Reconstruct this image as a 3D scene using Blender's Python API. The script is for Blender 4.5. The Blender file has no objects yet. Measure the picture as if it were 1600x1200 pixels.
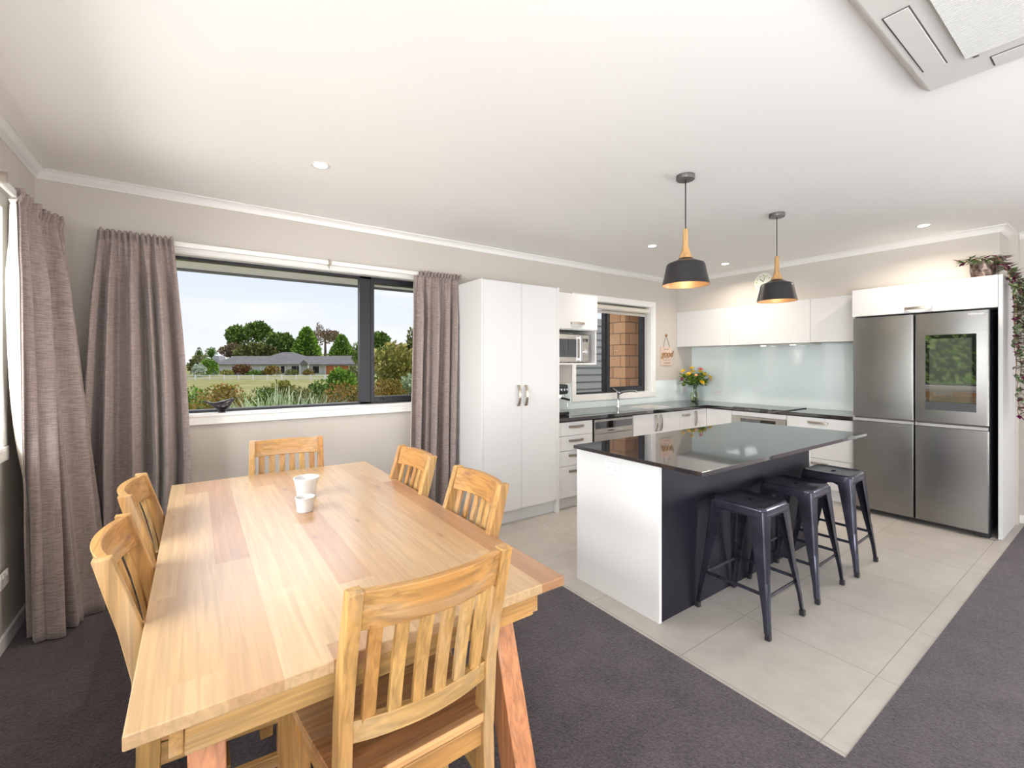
import bpy, bmesh, math, random
from mathutils import Vector, Matrix
R = random.Random(7)
scene = bpy.context.scene
col = scene.collection

# ---------------------------------------------------------------- camera
YAW = 0.6138
cam_d = bpy.data.cameras.new('camera'); cam = bpy.data.objects.new('camera', cam_d); col.objects.link(cam)
cam.location = (-5.967, -3.870, 1.436)
cam.rotation_euler = (math.pi/2, 0, -YAW)
cam_d.sensor_fit = 'HORIZONTAL'; cam_d.sensor_width = 36.0
cam_d.lens = 36.0*701.4/1600.0
cam_d.shift_x = 0.0
cam_d.shift_y = -(600-567.5)/1600.0
cam_d.clip_end = 2000; cam_d.clip_start = 0.05
scene.camera = cam
SY, CYW = math.sin(YAW), math.cos(YAW)

# ---------------------------------------------------------------- view
scene.view_settings.view_transform = 'Standard'
scene.view_settings.look = 'None'
scene.view_settings.gamma = 1
scene.view_settings.use_curve_mapping = False
scene.view_settings.exposure = 0.16
scene.cycles.use_denoising = True
scene.cycles.max_bounces = 10
scene.cycles.diffuse_bounces = 5
scene.cycles.glossy_bounces = 5
scene.cycles.transparent_max_bounces = 12
scene.cycles.caustics_reflective = False
scene.cycles.caustics_refractive = False
scene.cycles.sample_clamp_indirect = 6.0

# ---------------------------------------------------------------- world: pale sky with thin clouds
w = bpy.data.worlds.new('sky'); scene.world = w; w.use_nodes = True
nt = w.node_tree; nt.nodes.clear()
def N(t, **k):
    n = nt.nodes.new(t)
    for a, b in k.items(): setattr(n, a, b)
    return n
L = nt.links.new
out = N('ShaderNodeOutputWorld'); bg = N('ShaderNodeBackground'); L(bg.outputs[0], out.inputs[0])
tc = N('ShaderNodeTexCoord'); sep = N('ShaderNodeSeparateXYZ'); L(tc.outputs['Generated'], sep.inputs[0])
ramp = N('ShaderNodeValToRGB'); L(sep.outputs['Z'], ramp.inputs[0])
ramp.color_ramp.elements[0].position = 0.0; ramp.color_ramp.elements[0].color = (0.93, 0.95, 0.98, 1)
ramp.color_ramp.elements[1].position = 0.7; ramp.color_ramp.elements[1].color = (0.36, 0.55, 0.90, 1)
e = ramp.color_ramp.elements.new(0.22); e.color = (0.70, 0.80, 0.96, 1)
mp = N('ShaderNodeMapping'); mp.inputs['Scale'].default_value = (1.6, 1.6, 9.0); L(tc.outputs['Generated'], mp.inputs[0])
no = N('ShaderNodeTexNoise'); no.inputs['Scale'].default_value = 1.7; no.inputs['Detail'].default_value = 6; L(mp.outputs[0], no.inputs[0])
cr = N('ShaderNodeValToRGB'); cr.color_ramp.elements[0].position = 0.46; cr.color_ramp.elements[1].position = 0.66; L(no.outputs[0], cr.inputs[0])
mx = N('ShaderNodeMix', data_type='RGBA'); L(cr.outputs[0], mx.inputs[0]); L(ramp.outputs[0], mx.inputs[6]); mx.inputs[7].default_value = (0.99, 0.985, 0.97, 1)
L(mx.outputs[2], bg.inputs[0]); bg.inputs[1].default_value = 0.95

# sun, high behind the camera
sd = bpy.data.lights.new('sun', 'SUN'); so = bpy.data.objects.new('sun', sd); col.objects.link(so)
sd.energy = 2.6; sd.angle = math.radians(1.5); sd.color = (1.0, 0.95, 0.86)
so.rotation_euler = Vector((-0.45, 0.28, -0.84)).to_track_quat('-Z', 'Y').to_euler()

def area(name, loc, target, sx, sy, power, color=(1, 1, 1), spread=math.pi):
    d = bpy.data.lights.new(name, 'AREA'); d.shape = 'RECTANGLE'; d.size = sx; d.size_y = sy
    d.energy = power; d.color = color; d.spread = spread
    o = bpy.data.objects.new(name, d); col.objects.link(o)
    o.location = loc
    o.rotation_euler = (Vector(target)-Vector(loc)).to_track_quat('-Z', 'Y').to_euler()
    return o
# unseen fill lamps added for brightness: behind the camera, in the lounge, outside windows
area('fill_behind_camera', (-3.6, -8.25, 1.15), (-3.6, -6.3, 2.7), 5.6, 2.1, 30, (0.97, 0.985, 1.0))
area('fill_lounge', (2.8, -5.8, 1.2), (0.6, -5.6, 2.7), 4.0, 2.0, 800, (0.97, 0.98, 1.0))
area('fill_left_lounge', (-7.05, -5.45, 1.2), (-4.0, -4.9, 2.6), 2.2, 2.0, 215, (0.96, 0.98, 1.0))
area('fill_left_window', (-9.0, -1.9, 2.9), (-5.6, -1.9, 0.9), 3.4, 1.3, 360, (0.95, 0.98, 1.0))
area('fill_dining_window', (-5.2, 2.0, 3.1), (-5.15, 0.0, 1.45), 2.6, 1.2, 70, (0.95, 0.98, 1.0))
area('fill_left_garden', (-9.4, -3.5, 1.75), (0.0, -0.9, 1.45), 2.4, 1.6, 80, (0.97, 0.985, 1.0), math.radians(110))
# unseen fill lamps added low outside, aimed up to brighten the ceiling
area('fill_up_left', (-9.2, -1.9, 0.0), (-6.8, -1.9, 1.7), 3.6, 1.8, 125, (1.0, 0.99, 0.97))
area('fill_up_lounge', (-9.0, -5.45, 0.0), (-6.9, -5.3, 1.5), 3.0, 1.8, 120, (1.0, 0.99, 0.97))
area('fill_up_doors', (-3.6, -10.3, 0.0), (-3.6, -8.5, 1.6), 5.6, 1.8, 260, (1.0, 0.99, 0.97))

# ---------------------------------------------------------------- materials
def newmat(name):
    m = bpy.data.materials.new(name); m.use_nodes = True
    t = m.node_tree; b = t.nodes['Principled BSDF']
    return m, t, b
def mat(name, c, rough=0.5, metal=0.0, ior=None, bump=None, var=None, emit=None, coat=0, trans=0, spec=None, alpha=None, sheen=0):
    """plain principled, var=(scale, amount) brightness noise, bump=(scale, strength[, distance])"""
    m, t, b = newmat(name)
    b.inputs['Base Color'].default_value = (*c, 1); b.inputs['Roughness'].default_value = rough
    b.inputs['Metallic'].default_value = metal
    if ior: b.inputs['IOR'].default_value = ior
    if coat: b.inputs['Coat Weight'].default_value = coat; b.inputs['Coat Roughness'].default_value = 0.05
    if trans: b.inputs['Transmission Weight'].default_value = trans
    if spec is not None: b.inputs['Specular IOR Level'].default_value = spec
    if sheen: b.inputs['Sheen Weight'].default_value = sheen
    if emit: b.inputs['Emission Color'].default_value = (*emit[0], 1); b.inputs['Emission Strength'].default_value = emit[1]
    tc = None
    if var or bump: tc = t.nodes.new('ShaderNodeTexCoord')
    if var:
        n = t.nodes.new('ShaderNodeTexNoise'); n.inputs['Scale'].default_value = var[0]; n.inputs['Detail'].default_value = 5
        t.links.new(tc.outputs['Object'], n.inputs[0])
        r = t.nodes.new('ShaderNodeValToRGB')
        r.color_ramp.elements[0].position = 0.3; r.color_ramp.elements[1].position = 0.7
        lo = [max(0, x*(1-var[1])) for x in c]; hi = [min(1, x*(1+var[1])) for x in c]
        if len(var) > 2: hi = var[2]; lo = c
        r.color_ramp.elements[0].color = (*lo, 1); r.color_ramp.elements[1].color = (*hi, 1)
        t.links.new(n.outputs[0], r.inputs[0]); t.links.new(r.outputs[0], b.inputs['Base Color'])
    if bump:
        n = t.nodes.new('ShaderNodeTexNoise'); n.inputs['Scale'].default_value = bump[0]; n.inputs['Detail'].default_value = 4
        t.links.new(tc.outputs['Object'], n.inputs[0])
        bp = t.nodes.new('ShaderNodeBump'); bp.inputs['Strength'].default_value = bump[1]; bp.inputs['Distance'].default_value = bump[2] if len(bump) > 2 else 0.01
        t.links.new(n.outputs[0], bp.inputs['Height']); t.links.new(bp.outputs[0], b.inputs['Normal'])
    return m

def nd(t, ty, **k):
    n = t.nodes.new(ty)
    for a, v in k.items(): setattr(n, a, v)
    return n
def mth(t, op, a, b=None):
    n = t.nodes.new('ShaderNodeMath'); n.operation = op
    for i, v in enumerate((a, b)):
        if v is None: continue
        if isinstance(v, (int, float)): n.inputs[i].default_value = v
        else: t.links.new(v, n.inputs[i])
    return n.outputs[0]

def wood_mat(name, grain='Z', board=None, joint=1.3, tones=None, rough=0.5, cross='X', seed=0.0, knots=True, greyw=0.24, coat=0.0, contrast=0.55):
    """acacia style timber: grain runs along one object axis; board = stave width across `cross`"""
    m, t, b = newmat(name); ln = t.links.new
    tones = tones or [(0.0, (0.45, 0.26, 0.085)), (0.30, (0.49, 0.29, 0.10)), (0.55, (0.44, 0.215, 0.062)), (0.8, (0.40, 0.215, 0.072)), (1.0, (0.30, 0.125, 0.045))]
    tc = nd(t, 'ShaderNodeTexCoord'); oi = nd(t, 'ShaderNodeObjectInfo')
    off = nd(t, 'ShaderNodeVectorMath', operation='MULTIPLY_ADD'); off.inputs[1].default_value = (1, 1, 1)
    rnd = nd(t, 'ShaderNodeCombineXYZ')
    for i in range(3): ln(mth(t, 'MULTIPLY', oi.outputs['Random'], 7.3+i*3.1), rnd.inputs[i])
    if board: # staves keep their place in the object
        ln(tc.outputs['Object'], off.inputs[0]); off.inputs[2].default_value = (seed, seed, 0)
    else:
        ln(tc.outputs['Object'], off.inputs[0]); ln(rnd.outputs[0], off.inputs[2])
    sp = nd(t, 'ShaderNodeSeparateXYZ'); ln(off.outputs[0], sp.inputs[0])
    ax = {'X': sp.outputs[0], 'Y': sp.outputs[1], 'Z': sp.outputs[2]}
    shift = None
    if board:
        bx = mth(t, 'FLOOR', mth(t, 'DIVIDE', ax[cross], board))
        wn = nd(t, 'ShaderNodeTexWhiteNoise', noise_dimensions='1D'); ln(bx, wn.inputs['W'])
        by = mth(t, 'FLOOR', mth(t, 'ADD', mth(t, 'DIVIDE', ax[grain], joint), wn.outputs[0]))
        w2 = nd(t, 'ShaderNodeTexWhiteNoise', noise_dimensions='2D'); cb = nd(t, 'ShaderNodeCombineXYZ'); ln(bx, cb.inputs[0]); ln(by, cb.inputs[1]); ln(cb.outputs[0], w2.inputs[0])
        tone = w2.outputs[0]
        cc = nd(t, 'ShaderNodeCombineXYZ'); ln(mth(t, 'MULTIPLY', tone, 9.0), cc.inputs[0]); ln(mth(t, 'MULTIPLY', tone, 5.0), cc.inputs[1]); ln(mth(t, 'MULTIPLY', tone, 13.0), cc.inputs[2])
        ad = nd(t, 'ShaderNodeVectorMath', operation='ADD'); ln(off.outputs[0], ad.inputs[0]); ln(cc.outputs[0], ad.inputs[1]); vec = ad.outputs[0]
    else:
        big = nd(t, 'ShaderNodeTexNoise'); big.inputs['Scale'].default_value = 1.6; ln(off.outputs[0], big.inputs[0])
        tone = mth(t, 'ADD', mth(t, 'MULTIPLY', oi.outputs['Random'], 0.45), mth(t, 'MULTIPLY', mth(t, 'SUBTRACT', big.outputs[0], 0.3), 0.9)); vec = off.outputs[0]
    r = nd(t, 'ShaderNodeValToRGB')
    els = r.color_ramp.elements; els[0].position = tones[0][0]; els[0].color = (*tones[0][1], 1); els[1].position = tones[-1][0]; els[1].color = (*tones[-1][1], 1)
    for p, c in tones[1:-1]:
        q = els.new(p); q.color = (*c, 1)
    ln(tone, r.inputs[0])
    # grain streaks
    mp = nd(t, 'ShaderNodeMapping'); s = {'X': (2.6, 60, 60), 'Y': (60, 2.6, 60), 'Z': (60, 60, 2.6)}[grain]; mp.inputs['Scale'].default_value = s; ln(vec, mp.inputs[0])
    g = nd(t, 'ShaderNodeTexNoise'); g.inputs['Scale'].default_value = 1.0; g.inputs['Detail'].default_value = 8; g.inputs['Distortion'].default_value = 0.9; ln(mp.outputs[0], g.inputs[0])
    gr = nd(t, 'ShaderNodeMapRange'); gr.inputs[1].default_value = 0.3; gr.inputs[2].default_value = 0.72; gr.inputs[3].default_value = contrast; gr.inputs[4].default_value = 1.16; ln(g.outputs[0], gr.inputs[0])
    mul = nd(t, 'ShaderNodeVectorMath', operation='MULTIPLY'); ln(r.outputs[0], mul.inputs[0]); ln(gr.outputs[0], mul.inputs[1])
    last = mul.outputs[0]
    # greyish weathered streaks
    mp2 = nd(t, 'ShaderNodeMapping'); mp2.inputs['Scale'].default_value = {'X': (0.9, 11, 11), 'Y': (11, 0.9, 11), 'Z': (11, 11, 0.9)}[grain]; ln(vec, mp2.inputs[0])
    g2 = nd(t, 'ShaderNodeTexNoise'); g2.inputs['Scale'].default_value = 1.3; g2.inputs['Detail'].default_value = 3; ln(mp2.outputs[0], g2.inputs[0])
    mr = nd(t, 'ShaderNodeMapRange'); mr.inputs[1].default_value = 0.52; mr.inputs[2].default_value = 0.75; mr.inputs[4].default_value = greyw*2; ln(g2.outputs[0], mr.inputs[0])
    mxx = nd(t, 'ShaderNodeMix', data_type='RGBA'); ln(mr.outputs[0], mxx.inputs[0]); ln(last, mxx.inputs[6]); mxx.inputs[7].default_value = (0.44, 0.35, 0.25, 1)
    last = mxx.outputs[2]
    if knots:
        mp3 = nd(t, 'ShaderNodeMapping'); mp3.inputs['Scale'].default_value = {'X': (2.2, 7, 7), 'Y': (7, 2.2, 7), 'Z': (7, 7, 2.2)}[grain]; ln(vec, mp3.inputs[0])
        v = nd(t, 'ShaderNodeTexVoronoi'); v.inputs['Scale'].default_value = 0.85; ln(mp3.outputs[0], v.inputs[0])
        kr = nd(t, 'ShaderNodeMapRange'); kr.inputs[1].default_value = 0.02; kr.inputs[2].default_value = 0.085; kr.inputs[3].default_value = 0.8; kr.inputs[4].default_value = 0.0; ln(v.outputs[0], kr.inputs[0])
        mk = nd(t, 'ShaderNodeMix', data_type='RGBA'); ln(kr.outputs[0], mk.inputs[0]); ln(last, mk.inputs[6]); mk.inputs[7].default_value = (0.20, 0.10, 0.06, 1)
        last = mk.outputs[2]
    ln(last, b.inputs['Base Color'])
    b.inputs['Roughness'].default_value = rough
    if coat: b.inputs['Coat Weight'].default_value = coat; b.inputs['Coat Roughness'].default_value = 0.24
    bp = nd(t, 'ShaderNodeBump'); bp.inputs['Strength'].default_value = 0.12; bp.inputs['Distance'].default_value = 0.004; ln(g.outputs[0], bp.inputs['Height']); ln(bp.outputs[0], b.inputs['Normal'])
    return m

def fabric_mat(name, c, c2):
    m, t, b = newmat(name); ln = t.links.new
    tc = nd(t, 'ShaderNodeTexCoord')
    mp = nd(t, 'ShaderNodeMapping'); mp.inputs['Scale'].default_value = (22, 22, 420); ln(tc.outputs['Object'], mp.inputs[0])
    g = nd(t, 'ShaderNodeTexNoise'); g.inputs['Scale'].default_value = 1.0; g.inputs['Detail'].default_value = 4; ln(mp.outputs[0], g.inputs[0])
    mp2 = nd(t, 'ShaderNodeMapping'); mp2.inputs['Scale'].default_value = (220, 220, 9); ln(tc.outputs['Object'], mp2.inputs[0])
    g2 = nd(t, 'ShaderNodeTexNoise'); g2.inputs['Scale'].default_value = 1.0; g2.inputs['Detail'].default_value = 3; ln(mp2.outputs[0], g2.inputs[0])
    s = mth(t, 'ADD', mth(t, 'MULTIPLY', g.outputs[0], 0.78), mth(t, 'MULTIPLY', g2.outputs[0], 0.22))
    r = nd(t, 'ShaderNodeValToRGB'); r.color_ramp.elements[0].position = 0.38; r.color_ramp.elements[1].position = 0.62
    r.color_ramp.elements[0].color = (*c, 1); r.color_ramp.elements[1].color = (*c2, 1); ln(s, r.inputs[0]); ln(r.outputs[0], b.inputs['Base Color'])
    b.inputs['Roughness'].default_value = 0.9; b.inputs['Sheen Weight'].default_value = 0.3
    bp = nd(t, 'ShaderNodeBump'); bp.inputs['Strength'].default_value = 0.35; bp.inputs['Distance'].default_value = 0.002; ln(s, bp.inputs['Height']); ln(bp.outputs[0], b.inputs['Normal'])
    return m

def tile_mat():
    m, t, b = newmat('stone_floor_tiles'); ln = t.links.new
    tc = nd(t, 'ShaderNodeTexCoord'); sp = nd(t, 'ShaderNodeSeparateXYZ'); ln(tc.outputs['Object'], sp.inputs[0])
    ids = []; ds = []
    for i, o in ((0, -3.411), (1, -0.73)):
        q = mth(t, 'DIVIDE', mth(t, 'SUBTRACT', sp.outputs[i], o), 0.605)
        ids.append(mth(t, 'FLOOR', q)); fr = mth(t, 'FRACT', q)
        ds.append(mth(t, 'MINIMUM', fr, mth(t, 'SUBTRACT', 1.0, fr)))
    d = mth(t, 'MINIMUM', *ds); grout = mth(t, 'LESS_THAN', d, 0.0035)
    cb = nd(t, 'ShaderNodeCombineXYZ'); ln(ids[0], cb.inputs[0]); ln(ids[1], cb.inputs[1])
    wn = nd(t, 'ShaderNodeTexWhiteNoise', noise_dimensions='2D'); ln(cb.outputs[0], wn.inputs[0])
    n = nd(t, 'ShaderNodeTexNoise'); n.inputs['Scale'].default_value = 5; n.inputs['Detail'].default_value = 9; n.inputs['Roughness'].default_value = 0.65; ln(tc.outputs['Object'], n.inputs[0])
    r = nd(t, 'ShaderNodeValToRGB'); r.color_ramp.elements[0].position = 0.3; r.color_ramp.elements[1].position = 0.72
    r.color_ramp.elements[0].color = (0.40, 0.37, 0.335, 1); r.color_ramp.elements[1].color = (0.49, 0.46, 0.42, 1); ln(n.outputs[0], r.inputs[0])
    mr = nd(t, 'ShaderNodeMapRange'); mr.inputs[3].default_value = 0.96; mr.inputs[4].default_value = 1.04; ln(wn.outputs[0], mr.inputs[0])
    mu = nd(t, 'ShaderNodeVectorMath', operation='MULTIPLY'); ln(r.outputs[0], mu.inputs[0]); ln(mr.outputs[0], mu.inputs[1])
    mxx = nd(t, 'ShaderNodeMix', data_type='RGBA'); ln(grout, mxx.inputs[0]); ln(mu.outputs[0], mxx.inputs[6]); mxx.inputs[7].default_value = (0.27, 0.245, 0.215, 1)
    ln(mxx.outputs[2], b.inputs['Base Color']); b.inputs['Roughness'].default_value = 0.42
    return m

def carpet_mat():
    m, t, b = newmat('carpet_pile'); ln = t.links.new
    tc = nd(t, 'ShaderNodeTexCoord')
    n = nd(t, 'ShaderNodeTexNoise'); n.inputs['Scale'].default_value = 110; n.inputs['Detail'].default_value = 4; n.inputs['Roughness'].default_value = 0.7; ln(tc.outputs['Object'], n.inputs[0])
    n2 = nd(t, 'ShaderNodeTexNoise'); n2.inputs['Scale'].default_value = 6; n2.inputs['Detail'].default_value = 5; ln(tc.outputs['Object'], n2.inputs[0])
    s = mth(t, 'ADD', mth(t, 'MULTIPLY', n.outputs[0], 0.75), mth(t, 'MULTIPLY', n2.outputs[0], 0.25))
    r = nd(t, 'ShaderNodeValToRGB'); r.color_ramp.elements[0].position = 0.36; r.color_ramp.elements[1].position = 0.66
    r.color_ramp.elements[0].color = (0.021, 0.0160, 0.0195, 1); r.color_ramp.elements[1].color = (0.115, 0.089, 0.103, 1); ln(s, r.inputs[0]); ln(r.outputs[0], b.inputs['Base Color'])
    b.inputs['Roughness'].default_value = 1.0; b.inputs['Specular IOR Level'].default_value = 0.1; b.inputs['Sheen Weight'].default_value = 0.25
    bp = nd(t, 'ShaderNodeBump'); bp.inputs['Strength'].default_value = 0.9; bp.inputs['Distance'].default_value = 0.012; ln(s, bp.inputs['Height']); ln(bp.outputs[0], b.inputs['Normal'])
    return m

def brushed_mat(name, c, rough=0.3, axis='Z', metal=1.0):
    m, t, b = newmat(name); ln = t.links.new
    tc = nd(t, 'ShaderNodeTexCoord'); mp = nd(t, 'ShaderNodeMapping'); mp.inputs['Scale'].default_value = {'Z': (3, 3, 420), 'X': (420, 3, 3)}[axis]; ln(tc.outputs['Object'], mp.inputs[0])
    g = nd(t, 'ShaderNodeTexNoise'); g.inputs['Scale'].default_value = 1.0; g.inputs['Detail'].default_value = 3; ln(mp.outputs[0], g.inputs[0])
    mr = nd(t, 'ShaderNodeMapRange'); mr.inputs[1].default_value = 0.3; mr.inputs[2].default_value = 0.7; mr.inputs[3].default_value = 0.90; mr.inputs[4].default_value = 1.08; ln(g.outputs[0], mr.inputs[0])
    mu = nd(t, 'ShaderNodeVectorMath', operation='SCALE'); mu.inputs[0].default_value = c; ln(mr.outputs[0], mu.inputs['Scale']); ln(mu.outputs[0], b.inputs['Base Color'])
    b.inputs['Metallic'].default_value = metal; b.inputs['Roughness'].default_value = rough
    return m

def glass_mat(name, tint=(1, 1, 1), ior_spec=0.08, fac_max=1.0):
    """thin window pane: see-through with a weak mirror reflection"""
    m = bpy.data.materials.new(name); m.use_nodes = True; t = m.node_tree; t.nodes.clear()
    o = nd(t, 'ShaderNodeOutputMaterial'); mixs = nd(t, 'ShaderNodeMixShader'); tr = nd(t, 'ShaderNodeBsdfTransparent'); gl = nd(t, 'ShaderNodeBsdfGlossy')
    tr.inputs[0].default_value = (*tint, 1); gl.inputs['Roughness'].default_value = 0.0
    fr = nd(t, 'ShaderNodeFresnel'); fr.inputs[0].default_value = 1.45
    t.links.new(mth(t, 'MULTIPLY', fr.outputs[0], fac_max), mixs.inputs[0]); t.links.new(tr.outputs[0], mixs.inputs[1]); t.links.new(gl.outputs[0], mixs.inputs[2]); t.links.new(mixs.outputs[0], o.inputs[0])
    return m

def brick_mat():
    m, t, b = newmat('tan_brick'); ln = t.links.new
    tc = nd(t, 'ShaderNodeTexCoord'); sp = nd(t, 'ShaderNodeSeparateXYZ'); ln(tc.outputs['Object'], sp.inputs[0])
    cb = nd(t, 'ShaderNodeCombineXYZ'); ln(mth(t, 'ADD', sp.outputs[0], sp.outputs[1]), cb.inputs[0]); ln(sp.outputs[2], cb.inputs[1])
    br = nd(t, 'ShaderNodeTexBrick'); br.inputs['Scale'].default_value = 1.0; br.inputs['Brick Width'].default_value = 0.29; br.inputs['Row Height'].default_value = 0.172
    br.inputs['Mortar Size'].default_value = 0.007; br.inputs['Color1'].default_value = (0.78, 0.44, 0.24, 1); br.inputs['Color2'].default_value = (0.62, 0.31, 0.155, 1); br.inputs['Mortar'].default_value = (0.25, 0.15, 0.09, 1)
    ln(cb.outputs[0], br.inputs[0])
    n = nd(t, 'ShaderNodeTexNoise'); n.inputs['Scale'].default_value = 30; n.inputs['Detail'].default_value = 4; ln(tc.outputs['Object'], n.inputs[0])
    mr = nd(t, 'ShaderNodeMapRange'); mr.inputs[3].default_value = 0.8; mr.inputs[4].default_value = 1.2; ln(n.outputs[0], mr.inputs[0])
    mu = nd(t, 'ShaderNodeVectorMath', operation='MULTIPLY'); ln(br.outputs[0], mu.inputs[0]); ln(mr.outputs[0], mu.inputs[1]); ln(mu.outputs[0], b.inputs['Base Color'])
    b.inputs['Roughness'].default_value = 0.85
    return m

def leaf_mat(name, cols, scale=3.0, trans=0.25):
    m, t, b = newmat(name); ln = t.links.new
    at = nd(t, 'ShaderNodeAttribute'); at.attribute_name = 'tint'
    r = nd(t, 'ShaderNodeValToRGB'); k = len(cols)
    els = r.color_ramp.elements; els[0].position = 0; els[0].color = (*cols[0], 1); els[1].position = 1; els[1].color = (*cols[-1], 1)
    for i in range(1, k-1): els.new(i/(k-1)).color = (*cols[i], 1)
    ln(at.outputs['Fac'], r.inputs[0]); ln(r.outputs[0], b.inputs['Base Color']); b.inputs['Roughness'].default_value = 0.7
    b.inputs['Specular IOR Level'].default_value = 0.05
    return m

M = {}
M['wall'] = mat('warm_grey_paint', (0.57, 0.53, 0.485), 0.9, spec=0.2)
M['ceil'] = mat('ceiling_white', (0.90, 0.89, 0.875), 0.9)
M['trimw'] = mat('gloss_white_trim', (0.82, 0.81, 0.79), 0.35)
M['cab'] = mat('white_laminate', (0.67, 0.668, 0.665), 0.45, spec=0.25)
M['carc'] = mat('white_carcass', (0.68, 0.675, 0.67), 0.45)
M['gap'] = mat('dark_gap', (0.10, 0.095, 0.09), 0.8)
M['blackframe'] = mat('charcoal_aluminium', (0.022, 0.022, 0.028), 0.35, metal=0.3)
M['glass'] = glass_mat('window_glass', fac_max=0.04)
M['bench'] = mat('black_stone', (0.022, 0.021, 0.024), 0.04, ior=2.25, var=(90, 0.5))
M['darkpanel'] = mat('midnight_laminate', (0.012, 0.0105, 0.018), 0.45, spec=0.25)
M['splash'] = mat('pale_aqua_glass', (0.73, 0.825, 0.82), 0.02, ior=1.75, coat=0.3)
M['steel'] = brushed_mat('brushed_steel', (0.62, 0.59, 0.55), 0.28)
M['handle'] = mat('brushed_nickel', (0.50, 0.44, 0.38), 0.28, metal=1.0)
M['chrome'] = mat('chrome', (0.85, 0.86, 0.88), 0.06, metal=1.0)
M['fridge'] = brushed_mat('black_steel', (0.285, 0.28, 0.275), 0.27)
M['fridgebody'] = mat('fridge_side_dark', (0.018, 0.020, 0.026), 0.4)
M['screen'] = mat('black_glass', (0.008, 0.008, 0.010), 0.015, ior=2.8)
M['black'] = mat('black_plastic', (0.012, 0.012, 0.013), 0.35)
M['gun'] = mat('dark_gunmetal', (0.040, 0.041, 0.060), 0.25, metal=0.6, var=(9, 0.35))
M['rubber'] = mat('black_rubber', (0.012, 0.012, 0.014), 0.6)
M['carpet'] = carpet_mat()
M['tile'] = tile_mat()
M['fab'] = fabric_mat('taupe_linen', (0.185, 0.143, 0.132), (0.37, 0.297, 0.272))
M['lining'] = mat('cream_lining', (0.72, 0.66, 0.58), 0.9)
M['shade'] = mat('pendant_black', (0.045, 0.044, 0.046), 0.33, metal=0.55)
M['shadein'] = mat('pendant_inside', (0.36, 0.21, 0.10), 0.4, metal=0.3)
M['rose'] = mat('pendant_rose', (0.13, 0.12, 0.115), 0.4, metal=0.4)
M['beech'] = wood_mat('turned_beech', 'Z', tones=[(0, (0.60, 0.36, 0.15)), (1, (0.54, 0.31, 0.12))], knots=False, greyw=0.0)
M['bulb'] = mat('warm_bulb', (1, 0.9, 0.75), 0.4, emit=((1.0, 0.80, 0.52), 5))
M['led'] = mat('downlight_lens', (1, 1, 1), 0.4, emit=((1.0, 0.93, 0.84), 9))
M['plas'] = mat('white_plastic', (0.80, 0.79, 0.77), 0.3)
M['acw'] = mat('unit_plastic', (0.66, 0.645, 0.62), 0.4)
M['ceramic'] = mat('white_ceramic', (0.62, 0.615, 0.61), 0.45)
M['wax'] = mat('cream_wax', (0.62, 0.59, 0.55), 0.6)
TT = [(0.0, (0.41, 0.265, 0.135)), (0.3, (0.45, 0.305, 0.165)), (0.5, (0.41, 0.255, 0.12)), (0.80, (0.43, 0.285, 0.15)), (0.95, (0.37, 0.21, 0.10)), (1.0, (0.29, 0.14, 0.065))]
M['top'] = wood_mat('tabletop_staves', 'Y', board=0.103, joint=1.7, tones=TT, rough=0.34, cross='X', seed=5.11, coat=0.45, greyw=0.10, contrast=0.84)
M['w_z'] = wood_mat('acacia_upright', 'Z')
M['w_x'] = wood_mat('acacia_rail', 'X')
M['w_y'] = wood_mat('acacia_length', 'Y')
M['seatw'] = wood_mat('acacia_seat', 'X', board=0.085, joint=3.0, cross='Y', tones=[(0, (0.55, 0.27, 0.11)), (0.5, (0.48, 0.22, 0.09)), (1, (0.62, 0.34, 0.15))], rough=0.3)
M['w_red'] = wood_mat('acacia_red', 'Z', tones=[(0, (0.56, 0.25, 0.10)), (1, (0.46, 0.17, 0.07))])
M['brick'] = brick_mat()

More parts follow.
